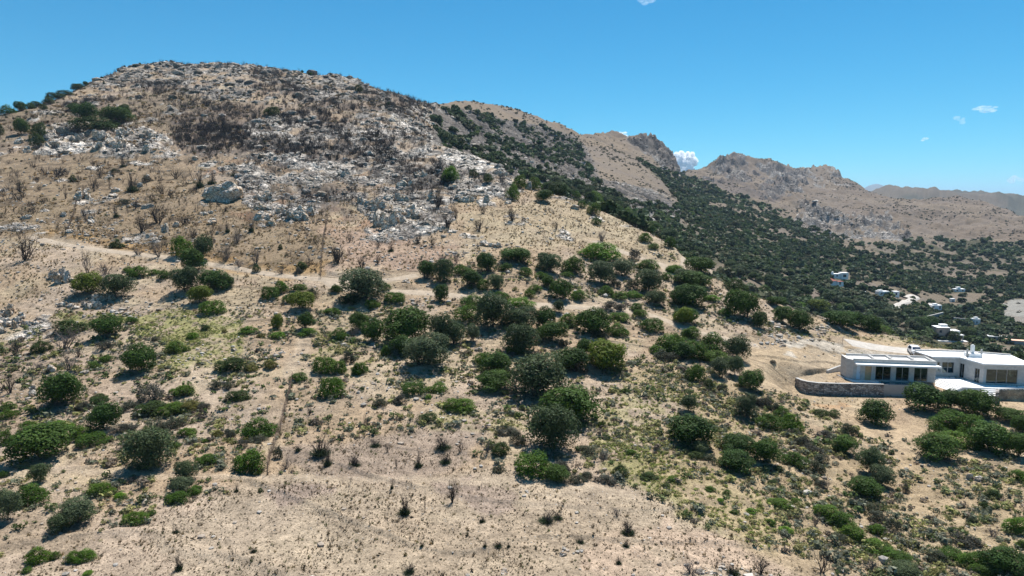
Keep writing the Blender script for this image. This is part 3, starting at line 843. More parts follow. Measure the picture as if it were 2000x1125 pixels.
def rock_mesh(name, seed, sub=4, flat=.7):
    v, f = rock_arr(seed, sub, flat); rng = np.random.default_rng(seed)
    v[:, :2] /= max(np.ptp(v[:, 0]), np.ptp(v[:, 1])); v[:, 2] /= v[:, 2].max()
    c = np.array([.66, .575, .48]) * (.75 + .5 * n3d(v, 4, seed + 3))[:, None]
    warm = (n3d(v, 3, seed + 13) > .58)[:, None]
    c = np.where(warm, c * [1.0, .84, .68], c)
    return np_mesh(name, v, f.ravel(), 3, [M_rock], False, c)

PRO = {
 'o': [crown_mesh('olive_crown', 100 + i, nl=48, n=13000, lobe=(.12, .19), flat=.95, size=.0160, ragged=.14, rough=.4, gaps=.0) for i in range(4)],
 'c': [crown_mesh('carob_crown', 200 + i, nl=36, n=11500, lobe=(.13, .22), flat=.9, size=.0180, rough=.28, gaps=.06 * (i % 2)) for i in range(5)],
 'b': [dome_mesh('mastic_foliage', 300 + i, nl=20 + 4 * i, n=7000, size=.017, hump=.16) for i in range(5)],
 'g': [dome_mesh('grey_foliage', 400 + i, nl=16, n=3600, size=.019, hump=.13, spike=1, rough=.6) for i in range(3)],
 'x': [burnt_mesh('charred_stems', 500 + i, stems=7 + i, depth=3, r=.024, lean=.5 + .15 * i) for i in range(6)],
 'z': [tuft_leaf('shoots', 600 + i) for i in range(4)],
 'r': [rock_mesh('limestone_block', 700 + i, 4, .7) for i in range(8)],
}
def trunk_mesh(seed):
    rng = np.random.default_rng(seed); parts = []
    branch(parts, rng, [0, 0, -.15], [rng.normal() * .2, rng.normal() * .2, 1], .45, .075, 0, .35, .4)
    top = parts[-1][0][3:6].mean(0)
    for k in range(5):
        a = k * 1.26 + rng.uniform(-.3, .3)
        branch(parts, rng, top * rng.uniform(.75, 1), [math.cos(a), math.sin(a), 1.0], .42, .04, 1, .4, .3)
    V, Fc = join(parts); V[:, 2] *= 1.0
    return np_mesh('trunk', V, Fc, 3, [M_bark], True)
TRUNKS = [trunk_mesh(s) for s in range(5)]

KIND = {  # type: (name, look, category, group, base colour variants)
 'o': ('olive_tree', 'grey-green olive tree', 'tree', 'olive trees scattered on the hillside', [(0.075, 0.100, 0.046), (0.063, 0.089, 0.040), (0.084, 0.108, 0.056)]),
 'c': ('broadleaf_tree', 'dark green broadleaf tree', 'tree', 'broadleaf trees scattered on the hillside', [(0.046, 0.086, 0.017), (0.038, 0.073, 0.017), (0.054, 0.095, 0.019)]),
 'v': ('broadleaf_tree', 'yellow-green broadleaf tree', 'tree', 'broadleaf trees scattered on the hillside', [(0.101, 0.132, 0.018)]),
 'b': ('mastic_bush', 'green rounded bush', 'bush', 'green bushes scattered on the hillside', [(0.060, 0.116, 0.014), (0.050, 0.098, 0.014), (0.069, 0.123, 0.015)]),
 'B': ('mastic_bush', 'bright green rounded bush', 'bush', 'green bushes scattered on the hillside', [(0.082, 0.166, 0.014)]),
 'd': ('dark_bush', 'dark green low bush', 'bush', 'dark low bushes on the hillside', [(0.037, 0.064, 0.017), (0.043, 0.068, 0.019)]),
 'g': ('grey_shrub', 'grey-green low shrub', 'shrub', 'grey shrubs on the hillside', [(0.071, 0.077, 0.053), (0.062, 0.071, 0.043), (0.077, 0.077, 0.062)]),
 'y': ('yellow_shrub', 'yellow-green low shrub', 'shrub', 'yellowish shrubs on the hillside', [(0.118, 0.112, 0.031)]),
 'x': ('burnt_shrub', 'bare charred shrub', 'shrub', 'burnt shrubs on the hillside', [(.055, .045, .040), (.075, .06, .052), (.04, .034, .03)]),
 'w': ('dry_shrub', 'leafless grey-brown shrub', 'shrub', 'dry leafless shrubs on the hillside', [(.17, .135, .115), (.15, .125, .11)]),
 'z': ('resprouting_shrub', 'half-charred resprouting shrub', 'shrub', 'resprouting shrubs on the hillside', [(.055, .045, .040)]),
 'r': ('limestone_boulder', 'pale grey limestone boulder', 'boulder', 'limestone boulders on the hillside', [(1, 1, 1)]),
}
# ------------------------------------------------------------------ catalogue of what stands on the hillside, read off the photograph
# each tile: origin of an enlarged crop (x, y) at 2.813x; entries (centre x, foot y, width, height, kind) in crop pixels
CAT = []
def tile(ox, oy, s, txt):
    for ln in txt.replace('\n', ';').split(';'):
        ln = ln.strip()
        if not ln: continue
        p = ln.split()
        x, y, w_, h_ = map(float, p[:4])
        CAT.append((ox + x / s, oy + y / s, w_ / s, h_ / s, p[4]))
tile(0, 430, 2.813, '''998 215 120 120 b; 1118 228 95 138 o; 1062 288 115 122 c; 875 208 110 96 w; 640 158 70 55 d; 1018 405 140 138 o; 1190 392 150 110 c; 1245 380 70 60 c
1100 460 110 92 v; 1165 528 155 82 b; 480 412 135 115 v; 645 435 150 130 o; 592 645 140 122 c; 380 640 180 88 d; 350 715 220 130 w; 225 733 110 70 d; 765 838 150 152 c
965 737 100 75 b; 1025 722 45 30 b; 1060 657 62 40 B; 1130 607 50 30 d; 1235 620 30 20 y; 760 322 112 62 b; 705 287 60 30 b; 850 303 60 30 b; 905 328 72 52 b; 720 300 40 30 b
1488 442 105 77 b; 1548 408 80 72 b; 1640 392 92 42 b; 1590 462 80 60 b; 1660 500 125 92 v; 1718 432 60 60 g; 1523 600 58 82 v; 1685 605 80 95 c; 1690 643 110 50 b; 1525 658 82 42 B
1365 627 102 42 b; 1433 650 45 28 y; 1822 524 86 36 b; 1845 398 72 40 d; 585 783 80 42 b; 518 824 72 48 b; 1285 842 190 88 d; 1380 838 72 42 y; 1490 823 78 52 y
1640 893 96 56 b; 1790 852 150 105 b; 1870 850 80 80 b; 1915 795 70 80 g; 1960 853 62 72 b; 1830 983 140 132 b; 1185 932 76 52 g; 1265 922 72 46 g; 1310 998 135 72 d
350 1022 190 178 c; 50 1097 96 62 b; 50 1045 92 52 b; 840 1005 140 110 g; 1008 973 132 64 b; 850 1078 190 90 d; 960 1075 170 80 b; 1045 1060 112 60 y; 720 1050 120 60 g; 545 990 92 42 d; 460 1052 82 55 g; 1120 1050 70 50 g
135 228 150 162 x; 480 295 80 135 w; 580 305 110 72 w; 85 745 92 100 x; 55 962 112 140 x; 380 835 120 100 w; 430 755 60 60 x; 205 835 110 62 w; 1240 235 110 112 w; 1405 245 70 92 w
1315 263 80 52 w; 1545 303 72 46 w; 1855 235 120 102 x; 1410 290 50 48 d; 1640 303 42 42 g; 1655 280 62 46 d; 1700 253 72 62 w; 760 195 80 45 w; 290 470 0 0 x; 570 715 80 50 g; 860 665 50 30 g; 720 570 80 35 b
325 355 115 108 r; 505 498 115 72 r; 575 455 140 70 r; 365 485 90 42 r; 415 492 62 26 r; 30 545 110 100 r; 60 600 120 90 r; 20 625 70 60 r; 130 590 90 55 r; 190 580 90 42 r; 10 590 60 70 r; 120 545 70 50 r
290 838 62 52 r; 180 972 56 54 r; 910 68 72 62 r; 965 38 60 42 r; 815 98 36 32 r; 385 72 52 26 r; 1195 77 25 20 r; 700 520 60 24 r; 660 515 50 22 r; 735 545 50 22 r; 1290 722 50 24 r; 1490 775 60 22 d; 340 860 50 30 r; 470 850 60 28 r; 400 340 60 30 r''')
tile(0, 100, 2.813, '''470 382 110 92 c; 405 327 82 36 d; 640 397 150 76 c; 685 360 60 62 c; 122 462 66 82 c; 215 482 80 76 d; 205 533 72 72 d; 5 462 32 56 d; 240 322 42 26 d; 270 292 52 36 d; 110 322 52 46 c
40 347 92 46 b; 165 312 60 32 d; 310 247 100 32 d; 200 306 60 28 d; 360 227 82 28 d; 1500 358 102 46 d; 955 208 62 42 w; 420 203 62 32 d; 520 437 220 42 d; 400 453 120 42 w; 620 415 82 32 d; 440 190 50 26 d
470 157 22 22 c; 740 77 13 14 c; 770 74 12 15 c; 685 82 10 9 c; 1660 124 15 17 c; 1705 133 22 14 c; 560 140 14 10 c
730 775 90 98 z; 675 638 46 42 z; 1100 750 60 92 z; 1160 733 62 62 z; 1290 688 60 46 z; 640 915 42 62 z; 1250 998 36 62 z; 1380 995 42 72 z; 1540 1092 26 30 d
320 693 112 62 x; 115 783 72 82 x; 515 773 46 102 x; 465 913 42 62 x; 360 813 32 52 x; 965 703 72 72 x; 890 783 82 52 x; 940 808 72 52 x; 780 1003 112 112 x; 870 953 122 112 x; 1010 958 92 62 x
985 853 22 52 x; 1080 778 42 42 x; 740 873 52 62 x; 1060 1033 92 62 x; 1300 1063 102 82 w; 1230 445 42 92 x; 240 838 32 42 x; 185 893 32 46 x; 550 700 60 50 x; 400 720 40 40 d; 810 720 60 30 g; 630 670 50 25 g; 685 845 60 30 g
1240 833 250 128 r; 1443 832 102 66 r; 1650 942 152 112 r; 1450 932 116 62 r; 1490 964 62 36 r; 1130 908 86 46 r; 1168 952 72 36 r; 1445 880 100 30 r; 1545 900 80 50 r; 1560 872 50 30 r
150 924 72 30 r; 500 948 46 30 r; 500 925 40 26 r; 430 820 62 62 r; 480 815 60 70 r; 620 808 62 28 r; 770 748 42 32 r; 640 773 72 26 r; 735 865 92 32 r; 350 913 42 36 r; 1620 815 62 28 r; 670 937 32 13 r; 810 690 30 16 r; 590 905 30 15 r
265 478 92 46 r; 290 535 92 62 r; 150 560 60 50 r; 100 510 60 50 r; 560 500 100 70 r; 690 470 110 60 r; 830 480 90 50 r; 640 535 110 60 r; 520 545 80 50 r; 430 500 100 60 r; 800 555 60 50 r; 1075 600 46 28 r''')
tile(650, 100, 2.813, '''145 232 46 42 d; 305 307 26 26 d; 650 722 92 76 B; 640 740 80 40 d; 775 692 52 42 d; 855 727 62 46 d; 925 722 112 62 w; 1025 757 76 72 b; 990 818 72 86 b; 1110 764 72 66 b; 1160 830 82 62 c; 1190 778 82 52 c
1240 783 62 46 b; 1290 793 62 42 c; 1340 813 52 36 b; 1435 843 102 70 b; 1435 903 72 62 b; 1450 957 56 42 b; 1370 863 52 36 b; 1620 923 92 62 b; 1690 973 92 82 b; 1760 1093 62 36 b; 1715 1053 72 52 b; 1850 1083 62 60 b; 1540 900 90 60 c; 1760 1000 90 60 c; 1840 1040 90 60 c
575 863 132 112 x; 635 978 92 82 x; 800 993 112 82 x; 985 943 112 82 x; 1230 983 42 56 x; 1480 1048 82 62 w; 90 1053 42 62 x; 825 898 72 62 x; 590 663 132 82 w; 680 925 62 82 x; 250 1083 62 62 x; 465 1063 82 62 x; 545 1073 62 52 x; 320 1103 42 52 z; 320 600 120 80 x; 250 560 100 90 x
285 1003 122 142 r; 360 965 100 100 r; 405 925 150 90 r; 340 835 132 62 r; 395 758 92 52 r; 845 833 52 46 r; 895 1083 82 52 r; 1075 763 62 60 r; 190 863 112 72 r; 60 693 82 62 r; 730 835 132 62 r; 250 880 90 70 r; 550 820 70 50 r; 660 760 70 40 r; 480 700 80 50 r; 960 840 50 25 r; 830 1072 60 40 r; 930 690 80 40 r; 1770 980 50 40 r; 1330 870 60 30 r''')
tile(1300, 250, 2.813, '''180 795 140 84 c; 145 875 180 84 c; 130 985 170 112 c; 250 957 92 36 B; 110 1075 122 82 c; 385 1045 110 150 c; 450 1050 110 140 c; 380 905 132 72 d; 515 1103 72 92 c; 640 1075 92 92 c; 735 1120 122 112 c
835 1018 102 76 v; 930 1013 82 52 b; 960 1100 150 90 c; 1030 1090 90 80 c; 1120 1115 102 82 c; 610 983 92 52 c; 540 925 102 62 b; 50 800 102 42 B; 1170 1125 120 40 b; 1390 1120 90 80 c; 1440 1125 80 90 c; 330 1040 90 50 b; 730 990 90 30 B''')
tile(650, 430, 2.813, '''165 445 210 165 o; 285 393 72 52 b; 100 473 122 62 d; 20 403 52 46 b; 345 463 122 62 b; 220 493 82 52 b; 18 528 42 36 b; 595 452 76 92 c; 520 323 92 92 c; 610 348 100 127 o; 710 303 112 52 b; 845 290 96 106 c
1005 240 165 82 c; 950 285 76 46 b; 1062 313 76 52 b; 1190 290 122 106 o; 1145 328 72 42 b; 1320 298 122 96 b; 1285 313 72 32 b; 1465 238 222 102 B; 1475 355 122 122 o; 1590 315 116 96 o; 1655 223 62 62 g; 1730 285 122 62 b
1880 298 100 46 B; 1735 405 132 126 o; 1830 333 66 46 b; 1775 470 102 78 o; 1935 362 112 86 o; 1930 478 122 112 c; 765 370 96 86 c; 825 388 72 60 b; 895 390 82 86 o; 1185 368 62 60 c; 1115 398 72 42 b; 1080 428 62 52 b; 1255 445 112 112 c
1355 448 102 62 b; 1500 418 102 52 b; 1570 443 102 46 b; 1650 438 112 36 B; 1550 373 72 52 g; 1640 383 82 52 g; 760 483 122 72 b; 880 605 180 192 o; 740 575 152 100 b; 1035 493 152 62 B; 930 455 100 60 b; 1025 600 170 115 o; 1040 738 172 160 o
1165 605 102 122 c; 1205 675 150 112 c; 1295 588 112 82 b; 1435 635 176 148 c; 1575 563 122 56 b; 1560 643 132 76 b; 1475 663 82 62 g; 1665 508 86 52 b; 1750 623 132 82 b; 1690 543 82 42 b; 1240 512 56 68 o; 1540 508 132 60 g
1925 580 92 98 v; 1950 658 52 60 b; 410 695 225 205 c; 380 748 120 112 c; 515 818 216 178 o; 600 690 120 180 o; 665 690 110 130 o; 145 615 92 106 c; 222 675 112 132 c; 35 663 102 72 b; 110 643 70 60 w; 290 748 60 62 b; 765 676 76 92 o; 735 747 62 32 g
820 803 102 66 b; 900 862 162 130 c; 890 945 180 110 c; 1130 985 290 235 o; 1000 743 92 62 b; 1310 835 172 122 c; 1380 745 92 92 c; 1500 838 210 165 v; 1270 703 50 52 g; 1360 848 90 60 g; 1840 755 190 130 b; 1930 772 110 100 c; 1830 783 122 72 g
455 965 150 84 b; 580 957 112 76 b; 525 985 40 30 B; 700 1063 190 96 b; 365 1018 76 62 g; 262 1033 82 56 g; 520 1118 112 68 d; 150 853 92 72 b; 160 938 32 26 d; 1310 1115 290 200 c
460 493 32 62 x; 30 245 92 90 x; 155 278 82 90 x; 245 245 52 62 x; 680 240 52 72 w; 600 232 80 40 w; 870 155 92 36 r; 395 345 50 24 r; 800 720 60 22 r; 60 690 60 30 r''')
tile(1300, 570, 2.813, '''60 333 142 112 b; 150 373 142 112 b; 20 363 62 80 g; 145 263 112 72 b; 260 335 180 122 b; 395 378 122 132 o; 260 403 170 80 b; 295 473 92 112 o; 375 463 92 110 o; 165 505 112 112 b; 465 545 122 112 c; 240 543 62 60 d; 310 545 60 50 g
125 665 82 92 o; 435 700 92 132 o; 570 762 150 110 b; 680 768 150 120 b; 640 700 110 80 b; 735 653 32 26 d; 140 855 232 172 c; 185 895 90 72 o; 395 900 170 110 c; 385 990 170 110 c; 540 945 152 142 c; 710 965 142 102 b; 165 922 92 52 d; 245 933 82 52 g
980 893 122 104 c; 1150 738 156 138 c; 1420 660 190 150 c; 1560 650 142 112 c; 1710 690 180 152 c; 1560 770 200 130 b; 1660 790 190 130 b; 1590 865 230 120 b; 1500 800 110 90 b; 1780 890 210 170 c; 1480 925 190 142 c; 1900 725 150 82 c; 1940 910 132 140 c; 1960 778 102 100 c
1700 870 100 80 b; 540 640 90 70 g; 600 660 80 60 g; 480 620 90 60 g; 850 690 90 50 d; 920 690 80 50 d; 1000 790 100 80 g; 870 800 80 50 g; 750 850 90 70 g; 800 900 110 70 g; 700 800 80 50 g; 860 960 100 80 g; 590 400 40 22 g''')
tile(1300, 725, 2.813, '''1120 570 130 150 o; 1190 640 120 120 o; 1095 700 152 112 c; 1050 743 102 62 w; 620 748 130 66 b; 715 733 62 40 b; 335 683 50 36 b; 375 788 50 30 b; 470 783 66 36 B; 580 853 52 42 b; 660 893 82 46 B; 245 663 60 36 b; 300 723 42 20 B
590 628 60 36 d; 650 828 42 36 g; 880 820 150 100 b; 950 870 160 110 b; 1030 930 140 100 b; 950 945 100 60 g; 740 835 70 80 w; 820 855 80 80 w; 1150 1000 170 80 b; 1220 1030 120 70 b; 1290 1065 130 70 b; 1310 1135 152 75 o; 1130 1105 112 90 w; 860 1120 150 145 x; 520 1125 122 122 x
370 1125 100 72 z; 140 1122 140 92 w; 1500 1065 130 82 g; 1570 1045 140 80 b; 1690 1090 180 120 b; 1850 1130 210 160 c; 1750 1130 160 90 b; 1930 893 142 104 B; 1945 615 112 82 b; 1955 978 62 60 b; 1165 903 92 72 b; 1150 833 90 72 g; 1250 895 82 100 g; 1145 773 100 60 g
1680 843 60 50 g; 1640 965 140 80 g; 1800 915 100 60 w; 1720 607 62 46 r; 1675 600 50 58 r; 1795 705 82 60 d; 1750 763 60 52 d; 1320 673 42 60 g; 1460 833 62 42 g; 880 655 90 82 w; 620 553 46 42 d; 830 565 90 82 g; 850 640 70 50 g; 420 430 0 0 g; 1240 460 40 30 d; 230 1120 120 45 r; 310 1090 60 30 r; 960 1110 60 30 r''')
tile(0, 725, 2.813, '''230 500 292 205 c; 165 335 112 70 b; 320 335 142 72 B; 38 408 86 92 b; 225 615 102 110 o; 175 745 192 142 b; 45 830 130 190 o; 20 588 56 46 b; 560 693 142 84 b; 662 708 76 46 B; 425 850 165 150 o; 340 890 130 110 o; 750 848 142 86 b; 840 793 42 32 b; 210 1065 132 116 b; 305 1038 56 56 b
400 1053 92 72 b; 475 1050 112 88 b; 150 1113 66 46 b; 485 1124 62 32 B; 580 325 150 158 c; 450 380 142 92 b; 520 418 182 52 b; 820 540 240 235 o; 1025 610 105 110 o; 1005 670 120 90 o; 985 728 132 76 b; 1070 683 92 62 b; 960 433 82 52 b; 1030 368 102 62 b; 1145 518 132 66 b; 1420 370 200 130 b
1385 565 172 146 b; 1405 568 72 52 y; 1350 393 42 32 y; 1300 665 36 46 z; 965 893 62 36 z; 1395 998 46 36 z; 985 1098 62 112 z; 1430 668 32 30 d; 1700 245 52 62 x; 1760 475 142 112 z; 1530 483 52 82 g; 1570 548 122 82 w; 1640 443 52 42 z; 1800 525 62 112 z; 1930 515 102 62 x
690 335 122 62 g; 900 335 102 80 g; 980 315 92 62 g; 460 218 82 52 g; 545 185 92 52 d; 1200 363 62 42 y; 1130 393 42 26 b; 1260 375 62 60 g; 1340 423 60 40 g; 1410 400 100 40 g; 640 720 40 30 r; 690 745 50 24 r; 720 730 30 20 r; 610 745 30 20 r; 180 110 50 50 r; 20 620 60 30 r; 70 470 30 30 r''')
tile(650, 725, 2.813, '''1110 600 225 172 b; 1230 615 122 92 c; 1205 440 256 255 o; 920 473 112 92 d; 850 463 92 90 w; 1020 413 92 90 g; 960 353 122 60 g; 610 433 122 82 z; 620 513 92 62 z; 700 453 62 82 x; 185 328 62 92 x; 300 448 42 72 x; 235 418 82 42 z; 120 523 82 52 z; 350 528 32 52 x; 470 533 62 92 z
325 648 26 62 z; 395 795 92 132 z; 655 728 82 150 x; 505 778 22 102 x; 1170 838 122 72 z; 1235 818 82 52 z; 1625 903 112 82 z; 1560 803 92 52 w; 1360 948 66 42 z; 1610 968 62 32 z; 910 973 62 36 z; 965 970 32 36 z; 835 970 32 36 z; 490 968 36 26 z; 1570 1063 52 52 z; 820 833 52 36 z; 420 1118 92 62 z
1580 590 92 84 d; 1510 625 102 62 g; 1400 463 122 60 g; 1480 503 92 82 w; 1260 573 102 92 g; 1640 463 60 36 b; 1735 603 102 52 d; 1830 643 52 30 d; 1865 613 62 42 b; 1480 313 46 46 b; 910 563 72 52 g; 1610 123 52 32 b; 1330 620 90 60 g; 1390 600 80 60 g
1030 668 26 18 r; 1260 1023 62 42 r; 1360 993 42 26 r; 1795 1073 42 30 r; 435 808 26 18 r; 940 1122 60 20 r''')

ZONES = [
 ("on the skyline at the upper left", (60, 205)), ("on the shelf above the upper left outcrop", (190, 225)), ("at the upper left limestone outcrop", (180, 282)), ("on the dry slope in the upper left", (130, 390)),
 ("on the golden slope left of the biggest boulder", (300, 400)), ("around the biggest boulder", (450, 380)), ("on the slope left of the upper fence", (520, 455)), ("on the summit skyline", (480, 130)), ("on the burnt slope below the summit", (400, 215)),
 ("beside the upper dirt track", (370, 505)), ("at the left end of the track", (60, 495)), ("by the round boulder near left edge", (150, 570)), ("at the left edge below the boulders", (20, 640)),
 ("at the edge of the yellow-green patch", (110, 680)), ("on the yellow-green patch", (300, 660)), ("below the middle of the upper track", (400, 570)), ("left of the bend in the track", (560, 580)),
 ("along the left edge of the slope", (60, 800)), ("on the bank left of the lower fence", (320, 790)), ("just left of the lower wire fence", (500, 790)), ("in the lower left corner", (100, 1030)), ("beside the long footpath at lower left", (280, 930)), ("just below the left edge trees", (60, 930)),
 ("on the bare plain at the bottom", (450, 1040)), ("on the bare plain at bottom centre", (850, 1040)), ("on the charred plot by the lower fence", (640, 890)), ("on stony ground right of the lower fence", (680, 720)), ("on the charred plot below the thicket", (900, 880)),
 ("on charred ground right of the upper fence", (700, 490)), ("at the left end of the thicket", (690, 590)), ("in the left part of the thicket", (800, 650)), ("below the left part of the thicket", (860, 790)),
 ("above the left part of the thicket", (860, 530)), ("in the heart of the thicket", (960, 620)), ("in the front of the thicket", (1020, 730)), ("in the lowest clump of the thicket", (1080, 850)), ("in the upper rows of the thicket", (1010, 530)),
 ("around the broad bright bush row", (1180, 510)), ("in the middle rows right of the thicket", (1180, 590)), ("in the right part of the thicket", (1180, 680)), ("near the ridge beyond the thicket", (1290, 540)), ("on the bank left of the clearing", (1290, 660)),
 ("on the scrub slope left of the clearing", (1400, 720)), ("at the head of the villa clearing", (1360, 600)), ("in the ridge tree row above the clearing", (1480, 600)), ("on the ridge left of the car", (1640, 640)), ("on the ridge behind the car", (1780, 665)),
 ("on the open ground below the villa", (1700, 830)), ("just below the villa steps", (1870, 790)), ("in the dense clump below the villa", (1900, 860)), ("on the scrub slope under the stone wall", (1520, 820)), ("on the heath right of the thicket", (1350, 850)),
 ("on the heath at centre right", (1480, 900)), ("on the heath at right", (1680, 930)), ("on the heath at the right edge", (1950, 950)), ("on the heath at lower right", (1620, 1020)), ("in the bottom right corner", (1880, 1090)), ("at the bottom edge right of centre", (1450, 1090)), ("on the yellow-green heath", (1450, 1000)), ("right of the lowest clump", (1200, 930)),
 ("in the rock field above the fence", (720, 400)), ("in the middle of the rock field", (600, 370)), ("on the right flank of the rock field", (850, 380)), ("on the white rocky flank", (780, 290)), ("on the pale dry terrace", (1000, 450)), ("at the forest edge above the terrace", (1060, 380)), ("at the forest edge right of the terrace", (1220, 440)),
]
ZC_ = np.array([z[1] for z in ZONES], float)
ORD = ['', 'second ', 'third ', 'fourth ', 'fifth ', 'sixth ', 'seventh ', 'eighth ', 'ninth ', 'tenth ', 'eleventh ', 'twelfth ', 'thirteenth ', 'fourteenth ', 'fifteenth ', 'sixteenth ', 'seventeenth ', 'eighteenth ', 'nineteenth ', 'twentieth ', 'twenty-first ', 'twenty-second ', 'twenty-third ', 'twenty-fourth ', 'twenty-fifth ', 'twenty-sixth ', 'twenty-seventh ', 'twenty-eighth ']
VEG = []           # (root object, label look, zone, u)
def sizeword(look, w_m, kind):
    return look
def plant(u, v, wpx, hpx, kind, rmin=27.0, label=True, seed=None):
    if wpx <= 0: return None
    rng = random.Random(int(u * 7 + v * 131 + wpx))
    g = seen(u, min(v, 1124 + (v - 1124) * 1.0), rmin)
    if g is None:
        for dv in range(2, 40, 2):
            g = seen(u, v + dv, rmin)
            if g is not None: break
    if g is None: return None
    dep = g.y
    wm = wpx / F * dep; hm = hpx / F * dep
    sd = max(0.0, (ZC - g.z) / g.length if False else (ZC - g.z) / math.sqrt(g.x ** 2 + g.y ** 2 + (ZC - g.z) ** 2))
    h2 = Vector((g.x, g.y)).normalized()
    back = wm * (0.38 if kind in 'bBdgyr' else 0.2)
    x, y = g.x + h2.x * back, g.y + h2.y * back
    z = H(x, y)
    # the foot must look the same from the drone: stay on the ground
    if kind in 'bBdgyr': hh = max(0.32 * wm, hm - 0.5 * wm * sd)
    else: hh = max(0.45 * wm, hm - 0.12 * wm * sd)
    if kind in 'xzw': wm *= 1.15; hh *= 1.25
    nm, look, cat, grp, cols = KIND[kind]
    root = bpy.data.objects.new(nm, None)
    if kind in 'bBdgy':
        P = PRO['g'] if kind == 'g' else PRO['b']
        COL.objects  # single mesh thing
        root = bpy.data.objects.new(nm, rng.choice(P))
        root.scale = (wm, wm * rng.uniform(.8, 1.0), hh); root.location = (x, y, z - .06 * hh)
        root.rotation_euler = (0, 0, rng.uniform(0, 6.28) if wpx < 40 else rng.choice((0, math.pi)) + rng.uniform(-.4, .4))
        c = rng.choice(cols); f = rng.uniform(.85, 1.15); root.color = (c[0] * f, c[1] * f, c[2] * f, 1)
        COL.objects.link(root)
    elif kind == 'r':
        root = bpy.data.objects.new(nm, rng.choice(PRO['r']))
        root.scale = (wm, wm * rng.uniform(.6, .9), hh * 1.0); root.location = (x, y, z - .1 * hh)
        root.rotation_euler = (rng.uniform(-.12, .12), rng.uniform(-.12, .12), rng.choice((0, math.pi)) + rng.uniform(-.5, .5))
        COL.objects.link(root)
    elif kind in 'xw':
        root = bpy.data.objects.new(nm, rng.choice(PRO['x']))
        root.scale = (wm, wm, max(hh, .5 * wm)); root.location = (x, y, z)
        root.rotation_euler = (0, 0, rng.uniform(0, 6.28))
        c = rng.choice(cols); root.color = (*c, 1)
        COL.objects.link(root)
    elif kind == 'z':
        COL.objects.link(root); root.location = (x, y, z); root.rotation_euler = (0, 0, rng.uniform(0, 6.28)); root.scale = (wm, wm, hh)
        o = link('stems', rng.choice(PRO['x']), root); o.scale = (.95, .95, 1.15); c = rng.choice(cols); o.color = (*c, 1)
        o = link('shoots', rng.choice(PRO['z']), root); o.color = (.045, .065, .032, 1); o.scale = (1.0, 1.0, .75)
    else:
        COL.objects.link(root); root.location = (x, y, z); root.rotation_euler = (0, 0, rng.uniform(0, 6.28)); root.scale = (wm, wm, hh)
        P = PRO['o'] if kind == 'o' else PRO['c']
        lift = rng.uniform(.10, .22) if wpx < 60 else rng.uniform(.05, .14)
        o = link('crown', rng.choice(P), root); o.location = (0, 0, lift); o.scale = (1.06, 1.06, 1 - lift)
        c = rng.choice(cols); f = rng.uniform(.88, 1.15); o.color = (c[0] * f, c[1] * f, c[2] * f, 1)
        t = link('trunk', rng.choice(TRUNKS), root); t.scale = (.55, .55, .62 + lift)
    if kind in 'dgbocy' and rng.random() < .4 and wpx > 22:
        o = link('dry_branches', rng.choice(PRO['x']), root); k_ = rng.uniform(.6, .95); o.scale = (k_, k_, rng.uniform(.95, 1.15)); o.color = rng.choice([(.16, .13, .11, 1), (.09, .075, .065, 1)]); o.rotation_euler = (0, 0, rng.uniform(0, 6.28)); o.location = (rng.uniform(-.15, .15), rng.uniform(-.15, .15), 0)
    tag(root, look, cat, grp)
    if label:
        zi = int(np.argmin(np.hypot((ZC_[:, 0] - u) / 1.3, ZC_[:, 1] - v)))
        VEG.append((root, look, zi, u, v, kind))
    return root

for (u, v, w_, h_, k) in CAT:
    if k == 'r' and w_ > 27 and not (w_ > 80 and 420 < u < 460):
        rq = random.Random(int(u + v)); nq = 3 if w_ < 38 else 5          # an outcrop is several broken blocks, not one lump
        for q in range(nq):
            f = (q + .5) / nq - .5
            plant(u + f * w_ * .8, v - rq.uniform(0, .35) * h_, w_ * rq.uniform(.36, .56), h_ * rq.uniform(.4, .72), 'r')
    elif k == 'r': plant(u, v, w_ * .9, h_ * .85, k)
    else: plant(u, v, w_, h_, k)

# labels: by look, then counted from the left inside a place one can find
def finish_labels():
    groups = {}
    for t in VEG: groups.setdefault((t[1], t[2]), []).append(t)
    for (look, zi), L in groups.items():
        L.sort(key=lambda t: t[3])
        for i, t in enumerate(L):
            ph = ZONES[zi][0]
            if len(L) == 1: lab = f"only {look} {ph}"
            else: lab = f"{look} {ph}, {ORD[min(i, 27)]}from left".replace(', from left', ', leftmost')
            t[0]['label'] = lab
finish_labels()
# ------------------------------------------------------------------ what nobody could count: cushions, grass, stones, burnt scrub, the far woods
dAZ = np.gradient(AZ)[:, None]; dR = np.gradient(R)[None, :]
CELL = np.abs(dAZ * RR * dR)
INVIEW = (GU0 > -120) & (GU0 < 2120) & (GV0 < 1250)
# only ground the drone side can see (not the hidden backs of hills)
EL = (Z - ZC) / RR
VIS = EL >= np.maximum.accumulate(EL, axis=1) - 0.004
BASE = INVIEW & VIS & (RR > 27)

def scatter(rng, dens, nmax):
    w_ = (CELL * dens * BASE).ravel(); tot = w_.sum()
    n = int(min(nmax, rng.poisson(tot) if tot < 1e6 else nmax))
    if n == 0: return np.zeros((0, 2)), np.zeros(0)
    idx = rng.choice(len(w_), n, p=w_ / tot)
    i, j = idx // Z.shape[1], idx % Z.shape[1]
    i2 = np.clip(i + rng.integers(0, 2, n), 0, len(AZ) - 1)
    fa = rng.random(n); fr = rng.random(n)
    az = AZ[i] + (AZ[np.minimum(i + 1, len(AZ) - 1)] - AZ[i]) * fa
    r = R[j] + (R[np.minimum(j + 1, len(R) - 1)] - R[j]) * fr
    x, y = np.sin(az) * r, np.cos(az) * r
    return np.stack([x, y, grid_sample(Z, x, y)], 1), idx

